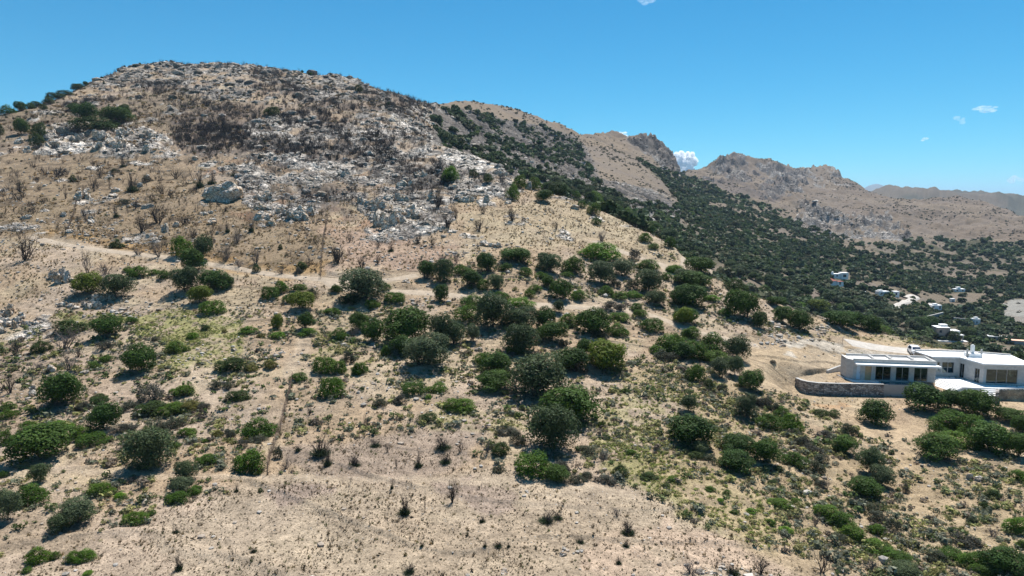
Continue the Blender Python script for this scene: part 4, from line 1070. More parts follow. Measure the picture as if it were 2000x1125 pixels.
def instance_merge(name, tmpls, pos, size, rng, cols, mat, nper=3, hscale=None, tilt=0.0, sink=0.0):
    """many copies of small templates as ONE mesh; templates are (V, faces, tone)"""
    Vs, Fs, Cs, off = [], [], [], 0
    which = rng.integers(0, len(tmpls), len(pos))
    for k, (tv, tf, tc) in enumerate(tmpls):
        s = np.where(which == k)[0]
        if len(s) == 0: continue
        a = rng.uniform(0, 6.283, len(s)); ca, sa = np.cos(a), np.sin(a)
        sz = size[s]; hz = sz * (hscale[s] if hscale is not None else 1.0)
        x = tv[None, :, 0] * ca[:, None] - tv[None, :, 1] * sa[:, None]
        y = tv[None, :, 0] * sa[:, None] + tv[None, :, 1] * ca[:, None]
        P = np.stack([x * sz[:, None] + pos[s, 0:1], y * sz[:, None] + pos[s, 1:2], tv[None, :, 2] * hz[:, None] + pos[s, 2:3] - sink * hz[:, None]], -1)
        m = len(tv)
        Vs.append(P.reshape(-1, 3)); Fs.append((tf.reshape(1, -1) + (np.arange(len(s)) * m)[:, None] + off).ravel())
        Cs.append((tc[None] * cols[s][:, None, :]).reshape(-1, 3)); off += len(s) * m
    return np_mesh(name, np.concatenate(Vs), np.concatenate(Fs), nper, [mat], False, np.concatenate(Cs))

def tmpl_blob(seed, n, size, flat=.75, lobes=5, ground=True):
    rng = np.random.default_rng(seed)
    a = rng.uniform(0, 6.28, lobes); r = np.sqrt(rng.random(lobes)) * .28
    cen = np.stack([np.cos(a) * r, np.sin(a) * r, rng.uniform(.12, .45, lobes) * flat], 1); rl = rng.uniform(.14, .28, lobes)
    k = rng.integers(0, lobes, n); dd = unit(rng.normal(size=(n, 3)) + [0, 0, .5])
    P = cen[k] + dd * rl[k, None] * rng.uniform(.8, 1.05, (n, 1)); P[:, 2] = np.abs(P[:, 2])
    N = unit(dd + rng.normal(size=dd.shape) * .35)
    tone = (.75 + .5 * rng.random(lobes))[k] * rng.uniform(.75, 1.25, n)
    return leaves(rng, P, N, size, 1.6, np.repeat(tone[:, None], 3, 1))
def tmpl_grass(seed, n=14):
    rng = np.random.default_rng(seed)
    a = rng.uniform(0, 6.28, n); L = rng.uniform(.5, 1, n); e = rng.uniform(.6, 1.4, n)
    D = np.stack([np.cos(a) * np.cos(e), np.sin(a) * np.cos(e), np.sin(e)], 1)
    side = unit(np.cross(D, rng.normal(size=(n, 3)))) * .07
    b = rng.normal(size=(n, 3)) * [.15, .15, 0]
    V = np.stack([b - side, b + side, b + D * L[:, None]], 1).reshape(-1, 3)
    return V, np.arange(n * 3), np.repeat(np.ones((n, 3)) * rng.uniform(.7, 1.3, (n, 1)), 3, 0)
def tmpl_twigs(seed, stems=5):
    rng = np.random.default_rng(seed); parts = []
    for s in range(stems):
        a = rng.uniform(0, 6.28); l = rng.uniform(.1, .7)
        branch(parts, rng, [math.cos(a) * .08, math.sin(a) * .08, -.05], [math.cos(a) * l, math.sin(a) * l, 1], rng.uniform(.4, .7), .022, 1, .5, .5)
    V, Fc = join(parts); V[:, 2] /= V[:, 2].max()
    return V, Fc, np.ones((len(V), 3)) * rng.uniform(.8, 1.2)
def tmpl_rock(seed, sub):
    v, f = rock_arr(seed, sub, .65); v = v * .5
    return v, f.ravel(), np.ones((len(v), 3)) * (.75 + .5 * n3d(v, 6, seed + 3))[:, None]
def pick(rng, n, pal, w_=None):
    pal = np.array(pal) * .86; k = rng.choice(len(pal), n, p=w_); return pal[k] * rng.uniform(.8, 1.25, (n, 1))

rg = np.random.default_rng(99)
OFFP = (1 - PATHM) * (1 - yardm * .93)
clump = sstep(.40, .62, fbm(GX / 4.5, GY / 4.5, 4, 201))
heath = np.maximum.reduce([blur(area([(1150, 700), (1300, 690), (1420, 720), (1540, 800), (1640, 850), (2150, 900), (2150, 1250), (1650, 1250), (1560, 1080), (1330, 980), (1130, 960), (980, 930), (960, 860), (1180, 840)], 30, 150), 5),
                           .5 * blur(area([(560, 640), (1250, 640), (1150, 900), (950, 870), (760, 820), (560, 760)], 50, 150), 5),
                           .45 * blur(area([(380, 640), (560, 660), (520, 920), (330, 860), (100, 760), (250, 700)], 50, 150), 5),
                           .5 * blur(area([(820, 500), (1400, 500), (1500, 640), (1000, 640), (820, 600)], 80, 200), 5),
                           .6 * blur(area([(1480, 620), (1860, 670), (1800, 695), (1500, 660)], 90, 190), 3)])
heath = np.maximum(heath, .62 * blur(area([(-100, 640), (300, 640), (600, 620), (900, 600), (1100, 700), (1000, 860), (540, 850), (520, 930), (300, 980), (-100, 1130)], 40, 150), 6))
burnt_plain = blur(area([(520, 850), (960, 850), (1300, 990), (1560, 1060), (1560, 1250), (250, 1250), (300, 1000), (520, 930)], 20, 95), 5)
# 1 cushions
dens = (heath * (.3 + 1.3 * clump) * 2.1 + gy * 4.0 * (.4 + clump)) * OFFP
P, ix = scatter(rg, dens, 60000); print('cushions', len(P), (CELL * dens * BASE).sum())
n = len(P); gyv = gy.ravel()[ix]; isg = rg.random(n) < gyv * 1.1
cols = pick(rg, n, [(.17, .18, .115), (.22, .225, .16), (.15, .175, .07), (.28, .26, .11), (.33, .32, .12), (.20, .16, .12), (.10, .14, .045)], [.2, .2, .16, .16, .14, .08, .06])
cols[isg] = pick(rg, isg.sum(), [(.32, .33, .10), (.27, .31, .08), (.35, .33, .14)])
size = np.exp(rg.normal(-.28, .42, n)).clip(.3, 2.0); size[isg] = rg.uniform(.3, .62, isg.sum())
near = (P[:, 1] < 75)
T_hi = [tmpl_blob(s, 60, .062) for s in range(5)]; T_lo = [tmpl_blob(10 + s, 26, .095) for s in range(5)]
for nm, sel, T in (('near', near, T_hi), ('far', ~near, T_lo)):
    o = link('heath_cushions', instance_merge('heath_cushions', T, P[sel], size[sel], rg, cols[sel], M_leafs, hscale=rg.uniform(.6, .95, sel.sum()), sink=.05))
    tag(o, 'low thorny cushion shrubs covering the %s slope' % ('lower' if nm == 'near' else 'upper'), 'ground cover', kind='stuff')
# 2 sparse small tufts everywhere
dens = (0.45 + .9 * clump) * OFFP * (1 - .6 * ROCKS) * (RR < 230) * FRONT * (1 - .55 * heath)
P, ix = scatter(rg, dens, 52000); n = len(P)
bp = burnt_plain.ravel()[ix]
cols = pick(rg, n, [(.22, .16, .085), (.14, .105, .06), (.10, .085, .05), (.17, .17, .07), (.30, .22, .11)])
golden = (grid_sample(GV0, P[:, 0], P[:, 1]) < 545); cols[golden] = pick(rg, golden.sum(), [(.34, .235, .10), (.22, .15, .07), (.15, .11, .06), (.16, .15, .07)])
size = rg.uniform(.14, .42, n) * (1 + .5 * (P[:, 1] > 110))
o = link('dry_tufts', instance_merge('dry_tufts', [tmpl_grass(s) for s in range(6)] + [tmpl_blob(30 + s, 12, .13) for s in range(3)], P, size, rg, cols, M_leafs))
tag(o, 'small dry tufts of grass and thistle strewn over the bare soil', 'dry grass', kind='stuff')
# fine litter of the near plain: stubs, straw, droppings of soil
dens = 13 * (.6 + clump) * OFFP * sstep(98, 60, RR) * FRONT * (1 - .6 * heath)
P, ix = scatter(rg, dens, 140000); n = len(P)
cols = pick(rg, n, [(.13, .10, .065), (.09, .07, .05), (.36, .30, .21), (.20, .155, .10), (.19, .18, .09), (.22, .15, .10)])
o = link('plain_litter', instance_merge('plain_litter', [tmpl_grass(200 + s, 8) for s in range(5)] + [tmpl_blob(230 + s, 6, .17) for s in range(4)], P, np.exp(rg.normal(-2.1, .35, n)).clip(.06, .3), rg, cols, M_leafs))
tag(o, 'fine straw, stubs and litter on the near bare plain', 'dry grass', kind='stuff')
# 3 loose stones
dens = (.10 + .5 * sstep(.55, .7, fbm(GX / 9, GY / 9, 4, 210)) + 1.3 * sprinkle) * (1 - .7 * PATHM) * (1 - .8 * yardm) * (RR < 300) * FRONT
for a, b, s_ in ((350, 705, 60), (520, 700, 50), (730, 665, 40), (720, 760, 60), (250, 790, 50), (60, 770, 40), (1520, 667, 26), (240, 735, 20), (240, 612, 35), (260, 985, 26), (420, 745, 40), (500, 825, 40), (1290, 1030, 30), (1100, 1080, 25), (1430, 1120, 60), (1620, 640, 30)):
    dens = dens + 2.2 * np.exp(-(((GU0 - a) / s_) ** 2 + ((GV0 - b) / (s_ * .3)) ** 2)) * (1 + (b == 667) * 2)
P, ix = scatter(rg, dens, 15000); n = len(P)
size = np.exp(rg.normal(-1.35, .5, n)).clip(.1, 1.0) * (1 + .6 * (P[:, 1] > 110))
cols = pick(rg, n, [(.44, .40, .35), (.38, .34, .29), (.34, .28, .22)])
o = link('loose_stones', instance_merge('loose_stones', [tmpl_rock(s, 1) for s in range(8)], P, size, rg, cols, M_twigs, sink=.0))
tag(o, 'loose pale stones and rubble strewn over the slope', 'stones', kind='stuff')
# 4 limestone outcrops: ragged blocks
dens = ROCKS * (RR < 620) * .055 * (1 + 1.5 * (GV0 > 300)) + sprinkle * .03 * (GV0 < 470)
dens = dens * FRONT + ROCKS * BEHIND * .004 * (RR < 1200)
P, ix = scatter(rg, dens, 5200); n = len(P)
far = np.hypot(P[:, 0], P[:, 1])
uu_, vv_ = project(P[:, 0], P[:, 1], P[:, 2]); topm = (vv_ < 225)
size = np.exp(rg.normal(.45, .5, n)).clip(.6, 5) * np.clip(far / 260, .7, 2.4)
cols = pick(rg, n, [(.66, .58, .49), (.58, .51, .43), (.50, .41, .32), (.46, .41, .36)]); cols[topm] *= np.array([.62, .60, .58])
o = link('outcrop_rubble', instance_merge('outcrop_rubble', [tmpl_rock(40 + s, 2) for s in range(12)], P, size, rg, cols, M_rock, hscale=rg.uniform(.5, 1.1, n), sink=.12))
tag(o, 'jagged limestone blocks covering the rocky flanks', 'rocks', kind='stuff')
# 5 burnt scrub on the rocks and the summit flank
dens = (char * 0.11 + .035 * ul + .05 * area([(200, 150), (850, 200), (850, 300), (300, 260)], 200, 600) + .045 * ((GV0 < 560) & (RR > 100) & (RR < 600)) * FRONT + burnt_plain * .05) * (1 - PATHM) * (.25 + clump * 1.3)
dens += .10 * blur(area([(345, 245), (480, 255), (700, 290), (760, 320), (560, 300), (345, 285)], 150, 450, .5), 2) * 1.6
P, ix = scatter(rg, dens, 11000); n = len(P)
far = np.hypot(P[:, 0], P[:, 1])
size = rg.uniform(.9, 2.4, n) * np.clip(far / 220, .35, 1.25)
cols = pick(rg, n, [(.05, .042, .038), (.075, .06, .05), (.12, .095, .08)])
o = link('burnt_scrub', instance_merge('burnt_scrub', [tmpl_twigs(s) for s in range(8)], P, size, rg, cols, M_twigs, hscale=rg.uniform(.7, 1.2, n)))
tag(o, 'thin charred stems of burnt scrub among the rocks', 'burnt scrub', kind='stuff')
for nm_, mk, pal_, dn_ in (('brown', thick_b, [(.13, .095, .08), (.10, .08, .07), (.16, .12, .09)], .09), ('black', thick_k, [(.04, .034, .032), (.06, .05, .045), (.09, .07, .06)], .20)):
    P, ix = scatter(rg, mk * dn_ * (.3 + clump), 7000); n = len(P); far = np.hypot(P[:, 0], P[:, 1])
    o = link('burnt_thicket', instance_merge('burnt_thicket', [tmpl_twigs(70 + s, 8) for s in range(6)], P, rg.uniform(1.6, 3.2, n) * np.clip(far / 260, .6, 1.5), rg, pick(rg, n, pal_), M_twigs, hscale=rg.uniform(.5, .9, n)))
    tag(o, 'dense %s burnt thicket on the rocky flank below the summit' % nm_, 'burnt scrub', kind='stuff')
# dry brown scrub strip above the dirt track
dens = .55 * blur(area([(120, 462), (400, 500), (640, 530), (640, 545), (400, 515), (110, 478)], 100, 220, .4), 2) * (1 - PATHM) + .12 * blur(area([(240, 330), (640, 420), (640, 540), (120, 460), (0, 320)], 100, 300), 3) * clump
dens += .06 * ul * clump
dens += .10 * sstep(.5, .65, n2) * ((GV0 < 300) & (RR > 180) & (RR < 600)) * FRONT
P, ix = scatter(rg, dens, 7000); n = len(P); far = np.hypot(P[:, 0], P[:, 1])
cols = pick(rg, n, [(.28, .18, .08), (.20, .14, .09), (.33, .23, .11), (.12, .12, .06)])
o = link('dry_scrub', instance_merge('dry_scrub', [tmpl_blob(60 + s, 22, .11) for s in range(6)], P, rg.uniform(.5, 1.3, n) * np.clip(far / 180, .8, 2), rg, cols, M_leafs, hscale=rg.uniform(.5, .9, n), sink=.05))
tag(o, 'dry golden-brown scrub above the dirt track and on the upper slope', 'dry scrub', kind='stuff')
# green low scrub left on the burnt flank and on the far tan hills
dens = (.02 * ((GV0 < 330) & (RR > 230) & FRONT & (RR < 620)) + BEHIND * (1 - woodm) * .014 * (RR < 2000)) * (.2 + sstep(.5, .65, fbm(GX / 40, GY / 40, 4, 230)) * 2)
P, ix = scatter(rg, dens, 17000); n = len(P); far = np.hypot(P[:, 0], P[:, 1])
cols = pick(rg, n, [(.06, .07, .035), (.10, .09, .055), (.045, .055, .03)])
o = link('far_scrub', instance_merge('far_scrub', [tmpl_blob(80 + s, 26, .11) for s in range(6)], P, rg.uniform(.8, 2.4, n) * np.clip(far / 400, .7, 2), rg, cols, M_leafs, hscale=rg.uniform(.5, .8, n), sink=.05))
tag(o, 'dark low scrub dotted over the far slopes and summit', 'scrub', kind='stuff')
# 6 the woods of the valley: near rows as trees, the mass behind as one wood
sp_full = np.broadcast_to(sp_d[:, None], Z.shape)
edge = (RR > sp_full * .95) & (RR < 330) & (sp_u[:, None] > 1010)
edge_poly = area([(1080, 385), (1150, 395), (1290, 455), (1400, 530), (1480, 560), (1620, 600), (1760, 640), (1850, 672), (1880, 660), (2000, 660), (2050, 560), (1700, 480), (1300, 380), (1080, 360)], 130, 420, .4)
P, ix = scatter(rg, edge_poly * (BEHIND | edge) * .03 * (.35 + clump), 230)
order = np.argsort(np.hypot(P[:, 0], P[:, 1]))
FOREST = []
for q in order[:230]:
    p = P[q]
    uu, vv = project(p[0], p[1], p[2])
    rr_ = random.Random(int(q) + 5)
    wm = rr_.uniform(3.2, 6.5)
    root = bpy.data.objects.new('forest_tree', None); COL.objects.link(root)
    root.location = p; root.rotation_euler = (0, 0, rr_.uniform(0, 6.28)); root.scale = (wm, wm, wm * rr_.uniform(.65, .95))
    k = rr_.random()
    o = link('crown', rr_.choice(PRO['o'] if k < .3 else PRO['c']), root); o.location = (0, 0, .1); o.scale = (1.05, 1.05, .9)
    c = rr_.choice([(.045, .072, .024), (.055, .085, .026), (.062, .082, .04), (.038, .062, .022)]); o.color = (*c, 1)
    t = link('trunk', rr_.choice(TRUNKS), root); t.scale = (.5, .5, .6)
    tag(root, 'dark green tree in the woods behind the ridge', 'tree', 'trees of the woods behind the ridge')
    FOREST.append((root, uu, vv))
wd = woodm * (.35 + .65 * sstep(.36, .5, fbm(GX / 18, GY / 18, 4, 240)))
for (r0, r1, dn, nq, sz, nmax) in ((200, 480, .075, 130, .095, 8000), (480, 900, .062, 64, .135, 16000), (900, 2100, .036, 28, .19, 17000)):
    dens = wd * ((RR >= r0) & (RR < r1)) * dn
    P, ix = scatter(rg, dens, nmax); n = len(P)
    if n < 10: continue
    cols = pick(rg, n, [(.064, .10, .036), (.085, .122, .040), (.095, .125, .062), (.052, .078, .034), (.12, .125, .065), (.072, .105, .055)])
    o = link('valley_wood', instance_merge('valley_wood', [tmpl_blob(300 + r0 + s, nq, sz, .9, 7) for s in range(6)], P, np.exp(rg.normal(1.45, .32, n)).clip(2.2, 9) * (1.1 if r0 < 900 else 1.35), rg, cols, M_leafs, hscale=rg.uniform(.65, 1.0, n), sink=.04))
    tag(o, {200: 'dense wood of evergreen trees in the near part of the valley', 480: 'dense wood covering the middle of the valley slope', 900: 'distant dark wood at the foot of the brown hill'}[r0], 'wood', kind='stuff')
    print('wood', r0, n)

# ------------------------------------------------------------------ tracks as sheets draped on the ground
def ribbon(name, Q, wd, mat, label, lift=.05):
    rng = np.random.default_rng(3); n = len(Q); P = np.array([[p.x, p.y] for p in Q])
    P[1:-1] = (P[:-2] + P[1:-1] * 2 + P[2:]) / 4
    T = np.gradient(P, axis=0); T = unit(T); Nn = np.stack([-T[:, 1], T[:, 0]], 1)
    s = np.arange(n); V = []
    m = 7
    for i in range(n):
        w2 = wd / 2 * (1 + .35 * (fbm(np.array([i * .21]), np.array([3.]), 3, 9)[0] - .5) * 2)
        for k in range(m):
            e = -1 + 2 * k / (m - 1)
            q = P[i] + Nn[i] * e * w2
            V.append((q[0], q[1], H(q[0], q[1]) + lift * (1 if 0 < k < m - 1 else -1.2)))
    V = np.array(V); Fq = []
    for i in range(n - 1):
        for k in range(m - 1): Fq += [i * m + k, i * m + k + 1, (i + 1) * m + k + 1, (i + 1) * m + k]
    o = link(name, np_mesh(name, V, np.array(Fq), 4, [mat], True)); tag(o, label, 'track', kind='structure'); return o
def track_mat(name, rgb):
    g = NT(name); pos = g.n('ShaderNodeNewGeometry').outputs['Position']
    a = g.noise(.8, 6, .7, pos); b = g.noise(6, 4, .7, pos)
    v = g.math('MULTIPLY', g.rng(a, .3, .7, .78, 1.2), g.rng(b, .3, .7, .85, 1.15))
    vm = g.n('ShaderNodeVectorMath', {0: rgb}, operation='SCALE'); g.t.links.new(v, vm.inputs[3])
    return g.surf(vm.outputs[0], .95, g.math('ADD', a, g.math('MULTIPLY', b, .3)), .6, .2, .1)
M_track = track_mat('packed_earth', (.36, .29, .215))
M_road = track_mat('pale_gravel', (.44, .40, .35))
for nm, lab in (('dirt_track', 'pale dirt track crossing the middle of the hillside'), ('lower_track', 'narrow dirt track winding above the thicket to the clearing'), ('upper_road', 'short dirt track at the edge of the terrace near the ridge'), ('villa_road', 'pale gravel road behind the villa')):
    Q, wd_ = track_w[nm]
    ribbon(nm if nm != 'upper_road' else 'ridge_track', Q, wd_, M_road if nm == 'villa_road' else M_track, lab)

# number the ridge woods from the left inside short stretches one can find
STR = [("at the very top of the ridge woods", 1100), ("in the ridge woods near the last white rocks", 1130), ("in the ridge woods behind the dry terrace", 1155), ("at the upper end of the ridge woods", 1180), ("in the ridge woods over the pale terrace", 1215), ("in the ridge woods beside the upper terrace", 1270), ("in the ridge woods above the head of the clearing", 1350), ("in the ridge woods left of the red roof", 1450), ("in the woods below the red roof", 1600), ("in the woods left of the pale track bend", 1700), ("in the woods behind the car", 1800), ("in the woods round the salmon house", 1900), ("in the woods at the right edge", 3000)]
byz = {}
for root, uu, vv in FOREST:
    k = next(i for i, s_ in enumerate(STR) if uu < s_[1]); byz.setdefault(k, []).append((uu, vv, root))
NUM = ['leftmost', 'second', 'third', 'fourth', 'fifth', 'sixth', 'seventh', 'eighth', 'ninth', 'tenth', 'eleventh', 'twelfth', 'thirteenth', 'fourteenth', 'fifteenth', 'sixteenth', 'seventeenth', 'eighteenth', 'nineteenth', 'twentieth', 'twenty-first', 'twenty-second', 'twenty-third', 'twenty-fourth', 'twenty-fifth']
for k, L in byz.items():
    L.sort(key=lambda t: t[0]); half = sorted(t[1] for t in L)[len(L) // 2]
    for nm, sel in (('upper', [t for t in L if t[1] < half]), ('lower', [t for t in L if t[1] >= half])):
        for i, t in enumerate(sel):
            t[2]['label'] = '%s tree %s, %s from left' % (nm, STR[k][0], NUM[min(i, 24)]) if i else 'leftmost %s tree %s' % (nm, STR[k][0])
# ------------------------------------------------------------------ building helpers
def bm_obj(name, bm, mats, parent=None, smooth=False):
    me = bpy.data.meshes.new(name); bmesh.ops.recalc_face_normals(bm, faces=bm.faces[:]); bm.to_mesh(me); bm.free()
    for m in (mats if isinstance(mats, (list, tuple)) else [mats]): me.materials.append(m)
    if smooth: me.polygons.foreach_set('use_smooth', np.ones(len(me.polygons), bool))
    o = bpy.data.objects.new(name, me); COL.objects.link(o)
    if parent is not None: o.parent = parent
    return o
def prism(bm, poly, z0, z1):
    lo = [bm.verts.new((p[0], p[1], z0)) for p in poly]; hi = [bm.verts.new((p[0], p[1], z1)) for p in poly]
    n = len(poly); bm.faces.new(lo[::-1]); bm.faces.new(hi)
    for i in range(n): bm.faces.new((lo[i], lo[(i + 1) % n], hi[(i + 1) % n], hi[i]))
def quadbox(bm, a, b, n, t0, t1, z0, z1):
    """box along a-b, from t0 to t1 along the normal n"""
    a, b, n = Vector(a).xy, Vector(b).xy, Vector(n).xy
    prism(bm, [a + n * t0, b + n * t0, b + n * t1, a + n * t1], z0, z1)
def nrm(a, b):
    d = (Vector(b) - Vector(a)).xy.normalized(); return Vector((-d.y, d.x))       # left of a->b (away from the drone when a is left)
def s_at(A, B, u):
    lo, hi = 0.0, 1.0
    for _ in range(30):
        m = (lo + hi) / 2; p = A.lerp(B, m)
        if project(p.x, p.y, p.z)[0] < u: lo = m
        else: hi = m
    return lo
def wall(name, A, B, z0, h, thick, ops, mat, parent, matf, matg, wname='window'):
    """wall a-b with openings (s0, s1, zlow, zhigh, kind, n_panes), windows as parts of their own"""
    L = (B - A).xy.length; N = nrm(A, B); bm = bmesh.new()
    ss = sorted({0.0, 1.0} | {o[0] for o in ops} | {o[1] for o in ops})
    P = lambda s: Vector((A.x + (B.x - A.x) * s, A.y + (B.y - A.y) * s))
    for i in range(len(ss) - 1):
        s0, s1 = ss[i], ss[i + 1]; mid = (s0 + s1) / 2
        op = next((o for o in ops if o[0] <= mid <= o[1]), None)
        if op is None: quadbox(bm, P(s0), P(s1), N, 0, thick, z0, z0 + h)
        else:
            if op[2] > 0.01: quadbox(bm, P(s0), P(s1), N, 0, thick, z0, z0 + op[2])
            quadbox(bm, P(s0), P(s1), N, 0, thick, z0 + op[3], z0 + h)
    o = bm_obj(name, bm, mat, parent)
    for (s0, s1, zl, zh, kind, np_) in ops:
        a, b = P(s0), P(s1); w_ = (b - a).length; d = (b - a) / w_
        if kind == 'door_plain':
            bm = bmesh.new(); quadbox(bm, a + d * .02, b - d * .02, N, .08, .14, z0 + zl + .01, z0 + zh - .01)
            dd = bm_obj('door', bm, np_, parent)
            bm = bmesh.new(); quadbox(bm, b - d * .18, b - d * .10, N, .03, .078, z0 + 1.0, z0 + 1.12); bm_obj('handle', bm, matf, dd)
            continue
        f = .07; bm = bmesh.new()
        quadbox(bm, a, b, N, .05, .15, z0 + zh - f, z0 + zh - .002); quadbox(bm, a, b, N, .05, .15, z0 + zl + .002, z0 + zl + f)
        for k in range(np_ + 1):
            c = a + d * (f / 2 + (w_ - f) * k / np_); quadbox(bm, c - d * f / 2 * .99, c + d * f / 2 * .99, N, .053, .147, z0 + zl + f, z0 + zh - f)
        wd = bm_obj(wname, bm, matf, parent)
        for k in range(np_):
            c0 = a + d * (f + (w_ - f) * k / np_); c1 = a + d * ((w_ - f) * (k + 1) / np_)
            bm = bmesh.new(); quadbox(bm, c0, c1, N, .09, .10, z0 + zl + f, z0 + zh - f); bm_obj('pane', bm, matg, wd)
    return o

M_white = simple('white_render', (.78, .765, .735), .06, 1.5, .8, .15, .02)
M_stonewall = simple('pale_stone_render', (.50, .475, .44), .22, 2.2, .9, .5, .05)
M_roofw = simple('white_roof_coat', (.76, .75, .73), .07, .8, .7, .1, .02)
M_conc = simple('grey_concrete', (.40, .385, .36), .15, 1.2, .9, .2, .03)
M_frame = simple('grey_aluminium', (.34, .35, .36), .05, 5, .4, .0, .01, .5, .6)
M_inner = simple('interior_plaster', (.55, .54, .50), .05, 2, .8)
M_wood = simple('fresh_plywood', (.50, .34, .19), .2, 4, .7, .1)
M_doorp = simple('white_door_paint', (.62, .68, .74), .03, 4, .5)
M_red = simple('red_roof_tiles', (.30, .085, .06), .2, 2, .8, .3)
M_salmon = simple('salmon_render', (.80, .47, .33), .1, 1.5, .85)
M_dark = simple('dark_opening', (.035, .04, .045), .2, 3, .5)
def glass_mat():
    g = NT('tinted_glass')
    t = g.n('ShaderNodeBsdfTransparent', {'Color': (.22, .28, .27, 1)}); gl = g.n('ShaderNodeBsdfGlossy', {'Color': (.50, .64, .68, 1), 'Roughness': .03})
    fr = g.n('ShaderNodeFresnel', {'IOR': 1.6}); mx = g.n('ShaderNodeMixShader', {0: .12, 1: t.outputs[0], 2: gl.outputs[0]})
    g.t.links.new(mx.outputs[0], g.out.inputs[0]); return g.m
M_glass = glass_mat()
def masonry_mat():
    g = NT('dry_stone_masonry'); pos = g.n('ShaderNodeNewGeometry').outputs['Position']
    sc_ = g.n('ShaderNodeVectorMath', {0: pos, 1: (1.0, 1.0, 1.7)}, operation='MULTIPLY').outputs[0]
    ve = g.n('ShaderNodeTexVoronoi', {'Vector': sc_, 'Scale': 2.6}, feature='DISTANCE_TO_EDGE'); vc = g.n('ShaderNodeTexVoronoi', {'Vector': sc_, 'Scale': 2.6})
    b = g.n('ShaderNodeSeparateColor', {0: vc.outputs['Color']})
    cr = g.n('ShaderNodeValToRGB', {0: b.outputs[0]}); e = cr.color_ramp.elements
    e[0].color = (.16, .15, .14, 1); e[1].color = (.60, .56, .51, 1); x = e.new(.5); x.color = (.34, .31, .285, 1)
    f = g.rng(ve.outputs[0], 0, .07, .25, 1)
    vm = g.n('ShaderNodeVectorMath', {0: cr.outputs[0]}, operation='SCALE'); g.t.links.new(f, vm.inputs[3])
    return g.surf(vm.outputs[0], .9, g.rng(ve.outputs[0], 0, .15), 1.0, .08, .15)
M_mason = masonry_mat()
def water_mat():
    g = NT('pool_water'); pos = g.n('ShaderNodeNewGeometry').outputs['Position']
    return g.surf((.035, .12, .135, 1), .06, g.noise(3, 3, .5, pos), .08, .05, .6)
M_water = water_mat()

# ------------------------------------------------------------------ the villa
def root(name, loc, label, cat, group=None):
    o = bpy.data.objects.new(name, None); COL.objects.link(o); o.location = loc; o['label'] = label; o['category'] = cat
    if group: o['group'] = group
    return o
def under(rt):
    """children are built in world coordinates; keep them there"""
    m = Matrix.Translation(rt.location).inverted()
    for c in rt.children: c.matrix_parent_inverse = m
W = Z0
V_root = root('villa', (0, 0, 0), 'long low villa of pale stone with flat white roofs and large windows', 'villa')
A = Pz(1665.5, 741); B = Pz(1826, 747.2); Cc = Pz(1651, 737.2)
N = nrm(A, B); hp = 3.05
def so(a, b, zl, zh, kind='win', n=2): return (s_at(A, B, a), s_at(A, B, b), zl, zh, kind, n)
wall('front_wall', A, B, W, hp, .3, [(s_at(A, B, 1672), s_at(A, B, 1680), 0, 2.15, 'door_plain', M_doorp), (s_at(A, B, 1688.5), s_at(A, B, 1701), 0, 2.15, 'door_plain', M_wood),
     so(1708.5, 1739, .05, 2.25), so(1748.5, 1774.5, .05, 2.25), so(1784, 1810.5, .05, 2.25)], M_stonewall, V_root, M_frame, M_glass)
n3 = Vector((N.x, N.y, 0))
Ab, Bb = A + n3 * 3.6, B + n3 * 3.6; Cb = Cc + n3 * 2.6
bm = bmesh.new(); NL = nrm(Cc, A)
quadbox(bm, Cc, A.lerp(Cc, .01), NL, .002, .3, W, W + hp - .004); bm_obj('side_wall', bm, M_stonewall, V_root)
bm = bmesh.new(); prism(bm, [Cc.xy, (Cc + n3 * 2.6).xy, (Cc + n3 * 2.6 + Vector((.3, 0, 0))).xy, (Cc + Vector((.3, .05, 0))).xy], W, W + hp - .006)
quadbox(bm, Ab - n3 * .3, Bb - n3 * .3, N, 0, .3, W, W + hp - .006); bm_obj('rear_wall', bm, M_stonewall, V_root)
bm = bmesh.new(); prism(bm, [p.xy for p in (A + n3 * .1, B + n3 * .1, Bb - n3 * .32, Cb + Vector((.35, 0, 0)), Cc + Vector((.35, .3, 0)))], W + .01, W + .06); bm_obj('floor', bm, M_inner, V_root)
bm = bmesh.new(); prism(bm, [p.xy for p in (A + n3 * .02, B + n3 * .02, Bb + n3 * .1, Cb, Cc + n3 * .05)], W + hp - .35, W + hp - .12)
rf = bm_obj('roof', bm, M_roofw, V_root)
bm = bmesh.new()
quadbox(bm, A - n3 * .04, B - n3 * .04, N, 0, .42, W + hp + .003, W + hp + .2); quadbox(bm, Ab, Bb, N, 0, .38, W + hp - .1, W + hp + .18)
pd = (B - A).normalized()
for s_ in (.22, .40, .62, .80): quadbox(bm, A + pd * (14.2 * s_), A + pd * (14.2 * s_ + .35), N, .43, 3.58, W + hp - .115, W + hp + .15)
bm_obj('parapet', bm, M_conc, rf)
bm = bmesh.new(); quadbox(bm, A + pd * .1, B + pd * .3, N, -1.15, -.002, W + 2.42, W + 2.66); bm_obj('canopy', bm, M_roofw, V_root)
